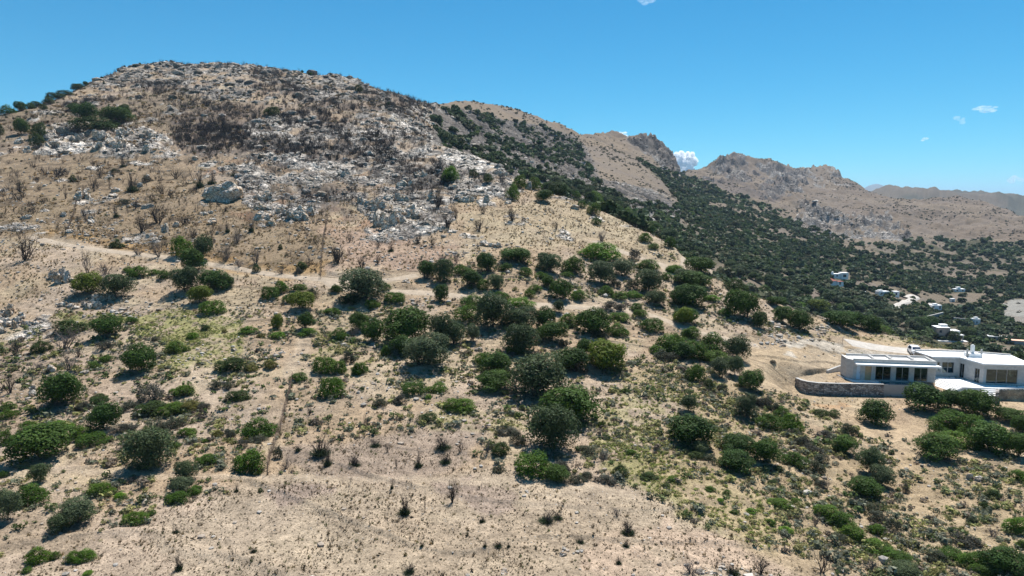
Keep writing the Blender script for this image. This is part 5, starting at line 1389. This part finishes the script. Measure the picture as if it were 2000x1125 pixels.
# right wing: back wall, flank, front
W1, W2, W3, W4 = Pz(1819, 734.6), Pz(1871.5, 736), Pz(1919, 750.6), Pz(2012, 753.2); W5 = Pz(2052, 754.5)
h2 = 2.95
def so2(P, Q, a, b, zl, zh, n=2): return (s_at(P, Q, a), s_at(P, Q, b), zl, zh, 'win', n)
wall('wing_rear_wall', W1, W2, W, h2, .3, [so2(W1, W2, 1828.5, 1834.5, .65, 2.3, 1), so2(W1, W2, 1838, 1862, .55, 2.3, 2)], M_stonewall, V_root, M_frame, M_glass)
wall('wing_side_wall', W2, W3, W, h2, .3, [so2(W2, W3, 1872.6, 1881.5, .02, 2.25, 2), so2(W2, W3, 1902, 1911.5, .02, 2.15, 2)], M_stonewall, V_root, M_frame, M_glass)
wall('wing_front_wall', W3, W4, W, h2, .3, [so2(W3, W4, 1924.5, 1986, .15, 2.35, 3)], M_stonewall, V_root, M_frame, M_glass)
bm = bmesh.new(); K1, K2, K3, K4 = W1 + Vector((-.3, 4.4, 0)), W2 + Vector((1.6, 4.6, 0)), W3 + Vector((2.4, 8.5, 0)), W4 + Vector((1.5, 6.5, 0))
quadbox(bm, K1, K3, nrm(K1, K3), -.3, 0, W, W + h2 - .01); quadbox(bm, K3 + Vector((.01, -.01, 0)), K4, nrm(K3, K4), -.3, 0, W, W + h2 - .012)
quadbox(bm, W4, K4 + Vector((0, -.35, 0)), nrm(W4, K4), -.3, 0, W, W + h2 - .014); bm_obj('outer_wall', bm, M_stonewall, V_root)
bm = bmesh.new(); prism(bm, [p.xy for p in (W1 + Vector((.1, .4, 0)), W2 + Vector((.2, .4, 0)), W3 + Vector((.4, .4, 0)), W4 + Vector((0, .4, 0)), K4 + Vector((0, -.4, 0)), K3 + Vector((0, -.4, 0)), K1 + Vector((.2, -.4, 0)))], W + .01, W + .05); bm_obj('wing_floor', bm, M_inner, V_root)
bm = bmesh.new(); prism(bm, [p.xy for p in (W1 + Vector((-.2, -.08, 0)), W2 + Vector((-.05, -.12, 0)), W3 + Vector((-.12, -.15, 0)), W4 + Vector((.2, -.15, 0)), K4 + Vector((.2, .1, 0)), K3 + Vector((0, .1, 0)), K1 + Vector((-.2, .1, 0)))], W + h2 + .003, W + h2 + .2)
rf2 = bm_obj('wing_roof', bm, M_roofw, V_root)
bm = bmesh.new(); 
for a, b in ((K1, K3), (K3, K4)): quadbox(bm, a + Vector((0, 0, 0)), b, nrm(a, b), -.32, -.02, W + h2 + .203, W + h2 + .42)
bm_obj('wing_parapet', bm, M_stonewall, rf2)
def at_level(u, v, z): return Pz(u, v, z)
q0 = at_level(1893, 698, W + h2 + .2); q1 = at_level(1917, 698.5, W + h2 + .2)
bm = bmesh.new(); quadbox(bm, q0, q1, nrm(q0, q1), 0, 1.6, W + h2 + .204, W + h2 + .75); blk = bm_obj('roof_block', bm, M_roofw, V_root)
c0 = q0.lerp(q1, .36) + Vector((0, .5, 0)); bm = bmesh.new(); quadbox(bm, c0, c0 + Vector((.42, 0, 0)), (0, 1, 0), 0, .42, W + h2 + .753, W + h2 + 1.95)
quadbox(bm, c0 + Vector((.08, .1, 0)), c0 + Vector((.34, .1, 0)), (0, 1, 0), 0, .26, W + h2 + 1.953, W + h2 + 2.08); bm_obj('chimney', bm, M_white, V_root)
for c in (q0 + Vector((-.25, .2, 0)), q1 + Vector((.1, .3, 0))):
    bm = bmesh.new(); quadbox(bm, c, c + Vector((.2, 0, 0)), (0, 1, 0), 0, .2, W + h2 + .204, W + h2 + 1.45); bm_obj('roof_pillar', bm, M_conc, V_root)
# paved terrace with steps
T_root = root('terrace', (0, 0, 0), 'white paved terrace in front of the villa with two flights of steps', 'terrace')
tp = [Pz(*p) for p in ((1812, 735), (1820, 734.9), (1871, 736.3), (1918.5, 751), (2020, 754), (2045, 757.5), (1950.6, 758.6), (1880.4, 756.2), (1829, 739.2), (1812, 742))]
bm = bmesh.new(); prism(bm, [p.xy for p in tp], W - 2.2, W + .004); bm_obj('paving', bm, M_white, T_root)
e0, e1 = Pz(1830, 739.4), Pz(1880.4, 756.2); dn = -nrm(e0, e1)
dn = Vector((-abs(dn.x), -abs(dn.y))) if True else dn
ed = (e1 - e0).xy.normalized(); dn = Vector((ed.y, -ed.x)) if Vector((ed.y, -ed.x)).x < 0 else Vector((-ed.y, ed.x))
for k in range(5):
    bm = bmesh.new(); a, b = e0.xy + dn * (.012 + .34 * k), e1.xy + dn * (.012 + .34 * k)
    prism(bm, [a, b, b + dn * .335, a + dn * .335], W - 2.2, W - .12 * (k + 1)); bm_obj('step', bm, M_white, T_root)
r0, r1 = Pz(1916, 758.2), Pz(1949, 758.9)
for k in range(4):
    bm = bmesh.new(); a, b = r0.xy + Vector((-.25 * k, -.02 - .33 * k)), r1.xy + Vector((-.3 - .25 * k, -.02 - .33 * k)); prism(bm, [a, b, b + Vector((0, -.325)), a + Vector((0, -.325))], W - 2.2, W - .17 * (k + 1)); bm_obj('step', bm, M_white, T_root)
bm = bmesh.new(); a = r1.xy + Vector((-.25, -.01)); prism(bm, [a, a + Vector((-1.4, -1.9)), a + Vector((-1.0, -2.0)), a + Vector((.45, -.02))], W - 2.2, W - .05); bm_obj('stone_cheek', bm, M_mason, T_root)
# pool with deck
P_root = root('swimming_pool', (0, 0, 0), 'small dark teal swimming pool beside the left block of the villa', 'pool')
dk = [Pz(*p) for p in ((1634, 731), (1650.6, 737.6), (1665.4, 741.4), (1716, 743.2), (1716, 751.2), (1727, 751.8), (1700, 748.6), (1665, 744.5))]
bm = bmesh.new(); prism(bm, [p.xy for p in dk], W - .4, W + .02); bm_obj('deck', bm, M_white, P_root)
p0, p1, p2, p3 = Pz(1716.4, 743.3), Pz(1799, 746.6), Pz(1801, 752.6), Pz(1716.4, 751.3)
def inset(t): 
    c = (p0 + p1 + p2 + p3) / 4
    return [p + (c - p).normalized() * t for p in (p0, p1, p2, p3)]
i1 = inset(.35); bm = bmesh.new()
for k in range(4):
    a, b, c, d = (p0, p1, p2, p3)[k], (p0, p1, p2, p3)[(k + 1) % 4], i1[(k + 1) % 4], i1[k]
    prism(bm, [a.xy, b.xy, c.xy, d.xy], W - 2.0, W + .024)
bmesh.ops.remove_doubles(bm, verts=bm.verts[:], dist=.0005); bm_obj('pool_wall', bm, M_conc, P_root)
bm = bmesh.new(); prism(bm, [p.xy for p in inset(.345)], W - 1.2, W - .06); bm_obj('water', bm, M_water, P_root)
# retaining walls
def stone_run(pts, hts, thick, label, mat=M_mason):
    rt = root('retaining_wall', tuple(pts[0]), label, 'stone wall'); bm = bmesh.new(); P2 = [p.xy for p in pts]; L, Rr = [], []
    for i, p in enumerate(P2):
        t = (P2[min(i + 1, len(P2) - 1)] - P2[max(i - 1, 0)]).normalized(); n = Vector((-t.y, t.x)); L.append(p + n * thick); Rr.append(p)
    for i in range(len(P2) - 1):
        za, zb = hts[i], hts[i + 1]
        vs = []
        for (q, z, lowz) in ((Rr[i], za, W - 2.6), (Rr[i + 1], zb, W - 2.6), (L[i + 1], zb, W - 2.6), (L[i], za, W - 2.6)): vs.append((bm.verts.new((q.x, q.y, lowz)), bm.verts.new((q.x, q.y, z))))
        for k in range(4):
            a, b = vs[k], vs[(k + 1) % 4]; bm.faces.new((a[0], b[0], b[1], a[1]))
        bm.faces.new([v[1] for v in vs])
    bmesh.ops.remove_doubles(bm, verts=bm.verts[:], dist=.001)
    o = bm_obj('masonry', bm, mat, rt); 
    bm = bmesh.new()
    for i in range(len(P2) - 1):
        vs = [bm.verts.new((q.x, q.y, z)) for q, z in ((Rr[i], hts[i] + .003), (Rr[i + 1], hts[i + 1] + .003), (L[i + 1], hts[i + 1] + .003), (L[i], hts[i] + .003))]
        f = bm.faces.new(vs); r = bmesh.ops.extrude_face_region(bm, geom=[f]); bmesh.ops.translate(bm, vec=(0, 0, .06), verts=[g for g in r['geom'] if isinstance(g, bmesh.types.BMVert)])
    bm_obj('coping', bm, M_conc, rt); under(rt); return rt
wp = [Pz(*p) for p in ((1553, 739), (1564, 743.5), (1577, 746.6), (1600, 749.4), (1640, 750.6), (1680, 751), (1727, 752))]
stone_run(wp, [W + .05] * 7, -.45 if False else .45, 'curved dark stone retaining wall below the villa pool')
wq = [Pz(1617, 727.5), Pz(1634, 724.5), Pz(1651, 722.5)]
stone_run(wq, [W + .25, W + .55, W + .9], .35, 'short pale stone wall rising to the left end of the villa', M_stonewall)

# ------------------------------------------------------------------ the car
def build_car(u, v, yaw):
    g = seen(u, v); rt = root('parked_car', (g.x, g.y, g.z + .02), 'white hatchback parked on the gravel behind the villa', 'car')
    rt.rotation_euler = (0, 0, yaw)
    paint_ = simple('white_car_paint', (.80, .80, .80), .01, 1, .25, 0, .01, .6); tyre = simple('black_rubber', (.02, .02, .02), .1); gl = simple('dark_car_glass', (.02, .03, .05), .02, 1, .05, 0, .01, .8); rim = simple('alloy', (.5, .5, .5), .05, 3, .35, 0, .01, .5, .9)
    light = simple('headlamp_glass', (.75, .78, .8), .02, 1, .1, 0, .01, .8); blk = simple('black_plastic', (.03, .03, .03), .05); red = simple('red_lens', (.4, .02, .02), .02, 1, .2)
    prof = [(-2.05, .35, .35), (-2.08, .62, .7), (-2.0, .95, .78), (-1.85, 1.1, .78), (-1.62, 1.42, .60), (-1.2, 1.50, .58), (-.2, 1.51, .60), (.25, 1.42, .61), (.98, 1.0, .76), (1.55, .92, .74), (1.9, .78, .68), (2.05, .55, .62), (2.06, .32, .60)]
    bm = bmesh.new(); rings = []
    for (y, z, hw) in prof:
        zb = .26; full = .87 if abs(y) < 1.7 else .80
        belt = min(z, .90)
        rings.append([bm.verts.new(c) for c in ((-full * .93, y, zb), (-full, y, min(.5, z - .02)), (-full * .985, y, belt - .01 if z > .9 else z - .01), (-hw, y, z), (-hw * .5, y, z + .025), (hw * .5, y, z + .025), (hw, y, z), (full * .985, y, belt - .01 if z > .9 else z - .01), (full, y, min(.5, z - .02)), (full * .93, y, zb))])
    for i in range(len(rings) - 1):
        for k in range(10): bm.faces.new((rings[i][k], rings[i][(k + 1) % 10], rings[i + 1][(k + 1) % 10], rings[i + 1][k]))
    bm.faces.new(rings[0][::-1]); bm.faces.new(rings[-1])
    body = bm_obj('body', bm, paint_, rt, True)
    def slab(nm, pts, mat, par):
        bm = bmesh.new(); vs = [bm.verts.new(p) for p in pts]; bm.faces.new(vs); o = bm_obj(nm, bm, mat, par); m = o.modifiers.new('s', 'SOLIDIFY'); m.thickness = .02; m.offset = 0; return o
    slab('windscreen', [(-.57, .34, 1.435), (.57, .34, 1.435), (.70, .93, 1.07), (-.70, .93, 1.07)], gl, body)
    slab('rear_window', [(-.55, -1.68, 1.39), (.55, -1.68, 1.39), (.70, -1.88, 1.12), (-.70, -1.88, 1.12)], gl, body)
    for s in (-1, 1):
        slab('side_window', [(s * .635, .12, 1.40), (s * .845, .72, .98), (s * .875, -.35, .96), (s * .64, -.35, 1.45)], gl, body)
        slab('side_window', [(s * .64, -.42, 1.45), (s * .875, -.42, .96), (s * .865, -1.5, 1.0), (s * .635, -1.35, 1.42)], gl, body)
        bm = bmesh.new(); bmesh.ops.create_uvsphere(bm, u_segments=10, v_segments=6, radius=1); bmesh.ops.scale(bm, vec=(.2, .16, .09), verts=bm.verts[:]); bmesh.ops.translate(bm, vec=(s * .60, 1.93, .72), verts=bm.verts[:]); bm_obj('headlight', bm, light, body, True)
        bm = bmesh.new(); bmesh.ops.create_cube(bm, size=1); bmesh.ops.scale(bm, vec=(.22, .06, .2), verts=bm.verts[:]); bmesh.ops.translate(bm, vec=(s * .64, -2.05, .82), verts=bm.verts[:]); bm_obj('tail_light', bm, red, body)
        bm = bmesh.new(); bmesh.ops.create_cube(bm, size=1); bmesh.ops.scale(bm, vec=(.2, .1, .14), verts=bm.verts[:]); bmesh.ops.translate(bm, vec=(s * .96, .62, 1.02), verts=bm.verts[:]); bmesh.ops.bevel(bm, geom=bm.edges[:], offset=.03, segments=2); bm_obj('mirror', bm, paint_, body)
        for y in (-1.28, 1.30):
            bm = bmesh.new(); bmesh.ops.create_cone(bm, cap_ends=True, segments=22, radius1=.32, radius2=.32, depth=.22, matrix=Matrix.Translation((s * .80, y, .32)) @ Matrix.Rotation(rad(90), 4, 'Y')); wh = bm_obj('wheel', bm, tyre, rt, True)
            bm = bmesh.new(); bmesh.ops.create_cone(bm, cap_ends=True, segments=14, radius1=.2, radius2=.16, depth=.04, matrix=Matrix.Translation((s * .92, y, .32)) @ Matrix.Rotation(rad(90 * s), 4, 'Y')); bm_obj('rim', bm, rim, wh, True)
    bm = bmesh.new(); bmesh.ops.create_cube(bm, size=1); bmesh.ops.scale(bm, vec=(.9, .05, .16), verts=bm.verts[:]); bmesh.ops.translate(bm, vec=(0, 2.06, .45), verts=bm.verts[:]); bm_obj('grille', bm, blk, body)
build_car(1787, 692.5, rad(164))

# ------------------------------------------------------------------ houses down in the valley
def house(u, v, rot, label, boxes, wallm, roofm, wins=(), name='country_house', extra=None, rmin=190, sc=1.0):
    g = seen(u, v, rmin); rt = root(name, (g.x, g.y, g.z), label, 'house', 'houses in the valley'); rt.rotation_euler = (0, 0, rad(rot)); rt.scale = (sc * (.82 if v < 640 else 1),) * 3
    for i, (x0, y0, x1, y1, z0, z1) in enumerate(boxes):
        bm = bmesh.new(); prism(bm, [(x0, y0), (x1, y0), (x1, y1), (x0, y1)], z0 - 1.5 if z0 <= 0 else z0, z1); bm_obj('wall', bm, wallm[i] if isinstance(wallm, list) else wallm, rt)
        bm = bmesh.new(); e = .12; prism(bm, [(x0 - e, y0 - e), (x1 + e, y0 - e), (x1 + e, y1 + e), (x0 - e, y1 + e)], z1 + .003, z1 + .22); bm_obj('roof', bm, roofm[i] if isinstance(roofm, list) else roofm, rt)
    for (x0, x1, y, z0, z1, nm) in wins:
        bm = bmesh.new(); prism(bm, [(x0 - .1, y - .05), (x1 + .1, y - .05), (x1 + .1, y - .003), (x0 - .1, y - .003)], z0 - .1, z1 + .1); w_ = bm_obj(nm, bm, M_frame if nm == 'window' else M_wood, rt)
        bm = bmesh.new(); prism(bm, [(x0, y - .08), (x1, y - .08), (x1, y - .053), (x0, y - .053)], z0, z1); bm_obj('pane' if nm == 'window' else 'panel', bm, M_dark, w_)
    if extra: extra(rt)
    return rt
def ex_salmon(rt):
    for x in (6.6, 8.6, 10.6):
        bm = bmesh.new(); prism(bm, [(x, -3.0), (x + .25, -3.0), (x + .25, -2.75), (x, -2.75)], -1.5, 2.6); bm_obj('porch_post', bm, M_white, rt)
    bm = bmesh.new(); prism(bm, [(6.0, -3.2), (11.2, -3.2), (11.2, -.13), (6.0, -.13)], 2.603, 2.8); bm_obj('porch_roof', bm, M_white, rt)
    bm = bmesh.new(); prism(bm, [(-1, -4.5), (12.5, -4.5), (12.5, -.14), (-1, -.14)], -2.2, -.1); bm_obj('patio', bm, M_white, rt)
    bm = bmesh.new(); prism(bm, [(3, -9), (12, -8), (12, -6.2), (3, -6.8)], -4.5, -2.6); bm_obj('garden_wall', bm, M_white, rt)
house(1829, 662, -8, 'two-storey white house with a salmon front and porch behind the villa', [(0, 0, 6, 6, 0, 5.6), (6.05, .8, 11, 6, 0, 3.9), (3, 3.0, 6.02, 5.8, 5.82, 6.6)], [M_salmon, M_white, M_white], M_white,
      [(3.9, 4.9, 0, .0, 2.2, 'door'), (1.2, 2.2, 0, 3.2, 4.4, 'window'), (7.4, 8.8, .8, 1.0, 2.2, 'window')], extra=ex_salmon, sc=1.0)
house(1622, 542, 0, 'long flat white house above the red-roofed one in the woods', [(0, 0, 9, 5, 0, 3.0), (9.05, -1, 15, 5, 0, 4.0), (1, 1, 3, 3, 3.2, 4.6)], M_white, M_white, [(1.5, 3.0, 0, .9, 2.1, 'window'), (5, 6.4, 0, .9, 2.1, 'window'), (10.5, 13, -1, .5, 2.6, 'window')])
def ex_red(rt):
    bm = bmesh.new(); a = [bm.verts.new(p) for p in ((-.4, -.4, 3.0), (7.4, -.4, 3.0), (7.4, 6.4, 3.0), (-.4, 6.4, 3.0), (3.5, 3, 4.9))]
    for k in range(4): bm.faces.new((a[k], a[(k + 1) % 4], a[4]))
    bm.faces.new(a[:4][::-1]); bm_obj('hip_roof', bm, M_red, rt)
house(1618, 556, 4, 'white cottage with a red hipped roof in the woods', [(0, 0, 7, 6, 0, 2.7), (7.05, -1, 12, 4, 0, 2.4)], M_white, [M_red, M_red], [(2, 3.2, 0, .8, 2, 'window'), (8.5, 9.6, -1, .1, 2.1, 'door')], 'cottage', ex_red)
house(1716, 577, 5, 'flat white house left of the small white cube house', [(0, 0, 9, 5, 0, 3.0), (1, 1, 4, 4, 3.25, 3.9)], M_white, M_white, [(2, 3.2, 0, .9, 2.0, 'window'), (5.4, 6.6, 0, .9, 2.0, 'window')])
house(1745, 579, -5, 'small white cube house with one dark opening', [(0, 0, 4.6, 4.5, 0, 4.0)], M_white, M_white, [(1.6, 2.8, 0, 1.2, 3.0, 'window')], 'cube_house')
house(1820, 603, 0, 'low white house beside the curving pale lane', [(0, 0, 8, 5, 0, 2.6), (2, 1, 5, 4, 2.8, 3.7)], M_white, M_white, [(1, 2, 0, .9, 1.9, 'window'), (6, 7, 0, 0, 2.0, 'door')])
house(1904, 634, 6, 'small lone white house in the woods above the villa chimney', [(0, 0, 4.2, 4.5, 0, 3.8), (1, 1, 3, 3, 4.02, 5.0)], M_white, M_white, [(1, 1.8, 0, .9, 2.2, 'window')], 'small_house')
house(1865, 570, 0, 'distant white house in the middle of the woods at right', [(0, 0, 10, 5, 0, 2.6), (3, 1, 6, 4, 2.8, 4.4)], M_white, M_white, [(1.5, 2.8, 0, .8, 2, 'window'), (7, 8.2, 0, .8, 2, 'window')])
house(1858, 590, 0, 'tiny white hut between the lane and the distant white house', [(0, 0, 3.2, 3, 0, 2.8)], M_white, M_white, [(1, 1.8, 0, 0, 1.9, 'door')], 'hut')
house(1930, 664, -25, 'long low outbuilding with a white roof right of the chimney', [(0, 0, 9, 3.5, 0, 1.8)], M_conc, M_white, [(2, 3, 0, .5, 1.4, 'window')], 'outbuilding')
house(1966, 672, -24, 'long low outbuilding with a pinkish roof near the right edge', [(0, 0, 10, 3.5, 0, 1.8)], M_conc, M_salmon, [(2, 3, 0, .5, 1.4, 'window')], 'outbuilding')
house(1684, 575, 0, 'little pinkish shed on the pale slope beside the lane bend', [(0, 0, 3, 2.5, 0, 2.0)], M_salmon, M_white, [(1, 1.8, 0, 0, 1.7, 'door')], 'shed')
# lanes in the valley
def lane(name, pts, wd_, label, mat=M_road):
    P = [seen(a, b, 190) for a, b in pts]; Q = []
    for i in range(len(P) - 1):
        n = max(2, int((P[i + 1] - P[i]).length / 3))
        Q += [P[i].lerp(P[i + 1], k / n) for k in range(n)]
    Q.append(P[-1]); ribbon(name, Q, wd_, mat, label, .9)
lane('valley_lane', [(1733, 607), (1748, 601), (1762, 594), (1778, 588), (1790, 582), (1784, 578), (1770, 583)], 5, 'pale lane with a hairpin bend in the valley')
lane('farm_lane', [(1792, 620), (1804, 614), (1812, 606), (1822, 600), (1818, 594)], 4.5, 'pale farm lane left of the low white house')
lane('villa_lane', [(1838, 680), (1850, 681), (1868, 684), (1884, 688)], 4, 'white lane running from behind the car to the villa')
for k, (a, b, c, d, lab) in enumerate(((1810, 624, 1842, 622, 'grey dry stone terrace wall left of the low white house'), (1862, 626, 1888, 629, 'pinkish stone terrace wall left of the lone white house'))):
    p, q = seen(a, b, 190), seen(c, d, 190); rt = root('terrace_wall', tuple(p), lab, 'stone wall'); bm = bmesh.new(); quadbox(bm, p, q, nrm(p, q), 0, .6, min(p.z, q.z) - 1, max(p.z, q.z) + 1.8); bm_obj('masonry', bm, M_mason if k == 0 else M_stonewall, rt)
    bm = bmesh.new(); quadbox(bm, p, q, nrm(p, q), -.05, .65, max(p.z, q.z) + 1.803, max(p.z, q.z) + 1.9); bm_obj('coping', bm, M_conc, rt); under(rt)

# ------------------------------------------------------------------ fences
M_post = simple('weathered_post', (.16, .12, .09), .3, 8, .95)
M_wire = simple('rusty_wire', (.14, .09, .06), .2, 8, .8)
def fence(pts, label, spacing=2.6, h=1.15):
    p0 = pts[0]; rt = root('wire_fence', tuple(p0), label, 'fence'); rng_ = random.Random(4); L = []
    for i in range(len(pts) - 1):
        n = max(1, int((pts[i + 1] - pts[i]).length / spacing))
        for k in range(n): L.append(pts[i].lerp(pts[i + 1], k / n))
    L.append(pts[-1]); tops = []
    for p in L:
        z = H(p.x, p.y); v, f = tube((p.x, p.y, z - .2), (p.x + rng_.uniform(-.08, .08), p.y, z + h * rng_.uniform(.85, 1.1)),   .04, .035)
        link('post', np_mesh('post', v, f, 3, [M_post], True), rt); tops.append((p.x, p.y, z))
    parts = []
    for i in range(len(tops) - 1):
        a, b = np.array(tops[i]), np.array(tops[i + 1])
        for hh in (.2, .4, .6, .8, 1.0): parts.append(tube(a + [0, 0, hh * h], b + [0, 0, hh * h], .012, .012))
        for t in np.arange(.1, 1, .12):
            m = a + (b - a) * t; parts.append(tube(m + [0, 0, .05], m + [0, 0, h], .008, .008))
    v, f = join(parts); link('wire_mesh', np_mesh('wire_mesh', v, f, 3, [M_wire], False), rt)
    # dead weeds grown into the wire
    r2 = np.random.default_rng(8); pp = []
    for i in range(len(tops) - 1):
        for t in r2.random(4): m = np.array(tops[i]) * (1 - t) + np.array(tops[i + 1]) * t; pp.append([m[0] + r2.normal() * .12, m[1] + r2.normal() * .12, H(m[0], m[1])])
    pp = np.array(pp); me = instance_merge('weeds', [tmpl_grass(s + 50, 18) for s in range(4)], pp, r2.uniform(.2, .5, len(pp)), r2, pick(r2, len(pp), [(.24, .18, .10), (.15, .115, .075)]), M_leafs)
    w_ = link('weeds', me, rt); under(rt)
fence(fence_pts['upper'], 'thin wire fence running down from the rock field to the dirt track')
fence(fence_pts['lower'], 'overgrown wire fence running down to the long footpath')
fence(fence_pts['left'], 'short faint wire fence on the dry slope in the upper left')
fence([seen(a, b) for a, b in ((1585, 664), (1600, 665), (1620, 667), (1645, 672))], 'low post fence above the pale gravel patch of the clearing', 1.6)
# slim utility mast behind the villa
g = seen(1889, 683, 60)
# ------------------------------------------------------------------ clouds
def cloud_mat(name, depth):
    g = NT(name); v = g.n('ShaderNodeVolumeScatter', {'Color': (1, 1, 1, 1), 'Density': depth, 'Anisotropy': .45}); g.t.links.new(v.outputs[0], g.out.inputs[1]); return g.m
def cloud(u, v, wpx, hpx, dist, n, dens, label, seed):
    dx, dy, dz = ray(u, v); k = dist / dy; c = Vector((dx * k, dist, ZC + dz * k)); rng = np.random.default_rng(seed)
    vv, ff = ico(3); Vs, Fs, off = [], [], 0; W_, H_ = wpx / F * dist, hpx / F * dist
    for i in range(n):
        o = np.array([rng.uniform(-.42, .42), rng.uniform(-.3, .3), rng.uniform(-.42, .42)]); s = rng.uniform(.16, .32) * (.6 if dens > .9 else 1)
        p = vv * (1 + (n3d(vv, 2.5, seed + i) - .5) * .6 + (n3d(vv, 7, seed + i) - .5) * .3)[:, None] * s + o
        Vs.append(p * [W_, W_, H_]); Fs.append(ff + off); off += len(vv)
    o = link('cloud', np_mesh('cloud', np.concatenate(Vs), np.concatenate(Fs).ravel(), 3, [cloud_mat('cloud_vapour', dens / (H_ * .35))], True)); o.location = c
    tag(o, label, 'cloud'); return o
cloud(1334, 318, 44, 50, 30000, 40, 9.0, 'small bright white cloud peeping out behind the dark cliff', 3)
cloud(1213, 262, 22, 8, 30000, 6, .5, 'thin sliver of cloud touching the second hilltop', 4)
cloud(1926, 213, 34, 12, 30000, 12, .16, 'little wispy cloud, highest one near the right edge', 5)
cloud(1876, 234, 16, 14, 30000, 8, .18, 'faint wisp of cloud just below the highest wisp', 6)
cloud(1806, 271, 12, 7, 30000, 6, .25, 'tiny faint wisp of cloud lowest and leftmost on the right', 7)
cloud(1984, 350, 26, 16, 30000, 10, .3, 'faint pale puff low over the far ridge at right', 8)
cloud(1264, 4, 26, 10, 30000, 6, .07, 'tiny wisp of cloud at the very top of the sky', 9)

# ------------------------------------------------------------------ the air
hz = bmesh.new(); bmesh.ops.create_cube(hz, size=1.0)
zlo = float(Z.min()) - 1.0; zhi = float(Z.max()) + 30
haze = bm_obj('haze', hz, [], None)
haze.scale = (46000, 46000, zhi - zlo); haze.location = (0, 0, (zhi + zlo) / 2)
g = NT('air'); pv = g.n('ShaderNodeVolumePrincipled', {'Color': (.55, .74, 1.0, 1), 'Density': 5.5e-5, 'Anisotropy': 0.0}); g.t.links.new(pv.outputs[0], g.out.inputs[1])
haze.data.materials.append(g.m); tag(haze, 'thin blue summer haze over the hills', 'haze', kind='stuff')
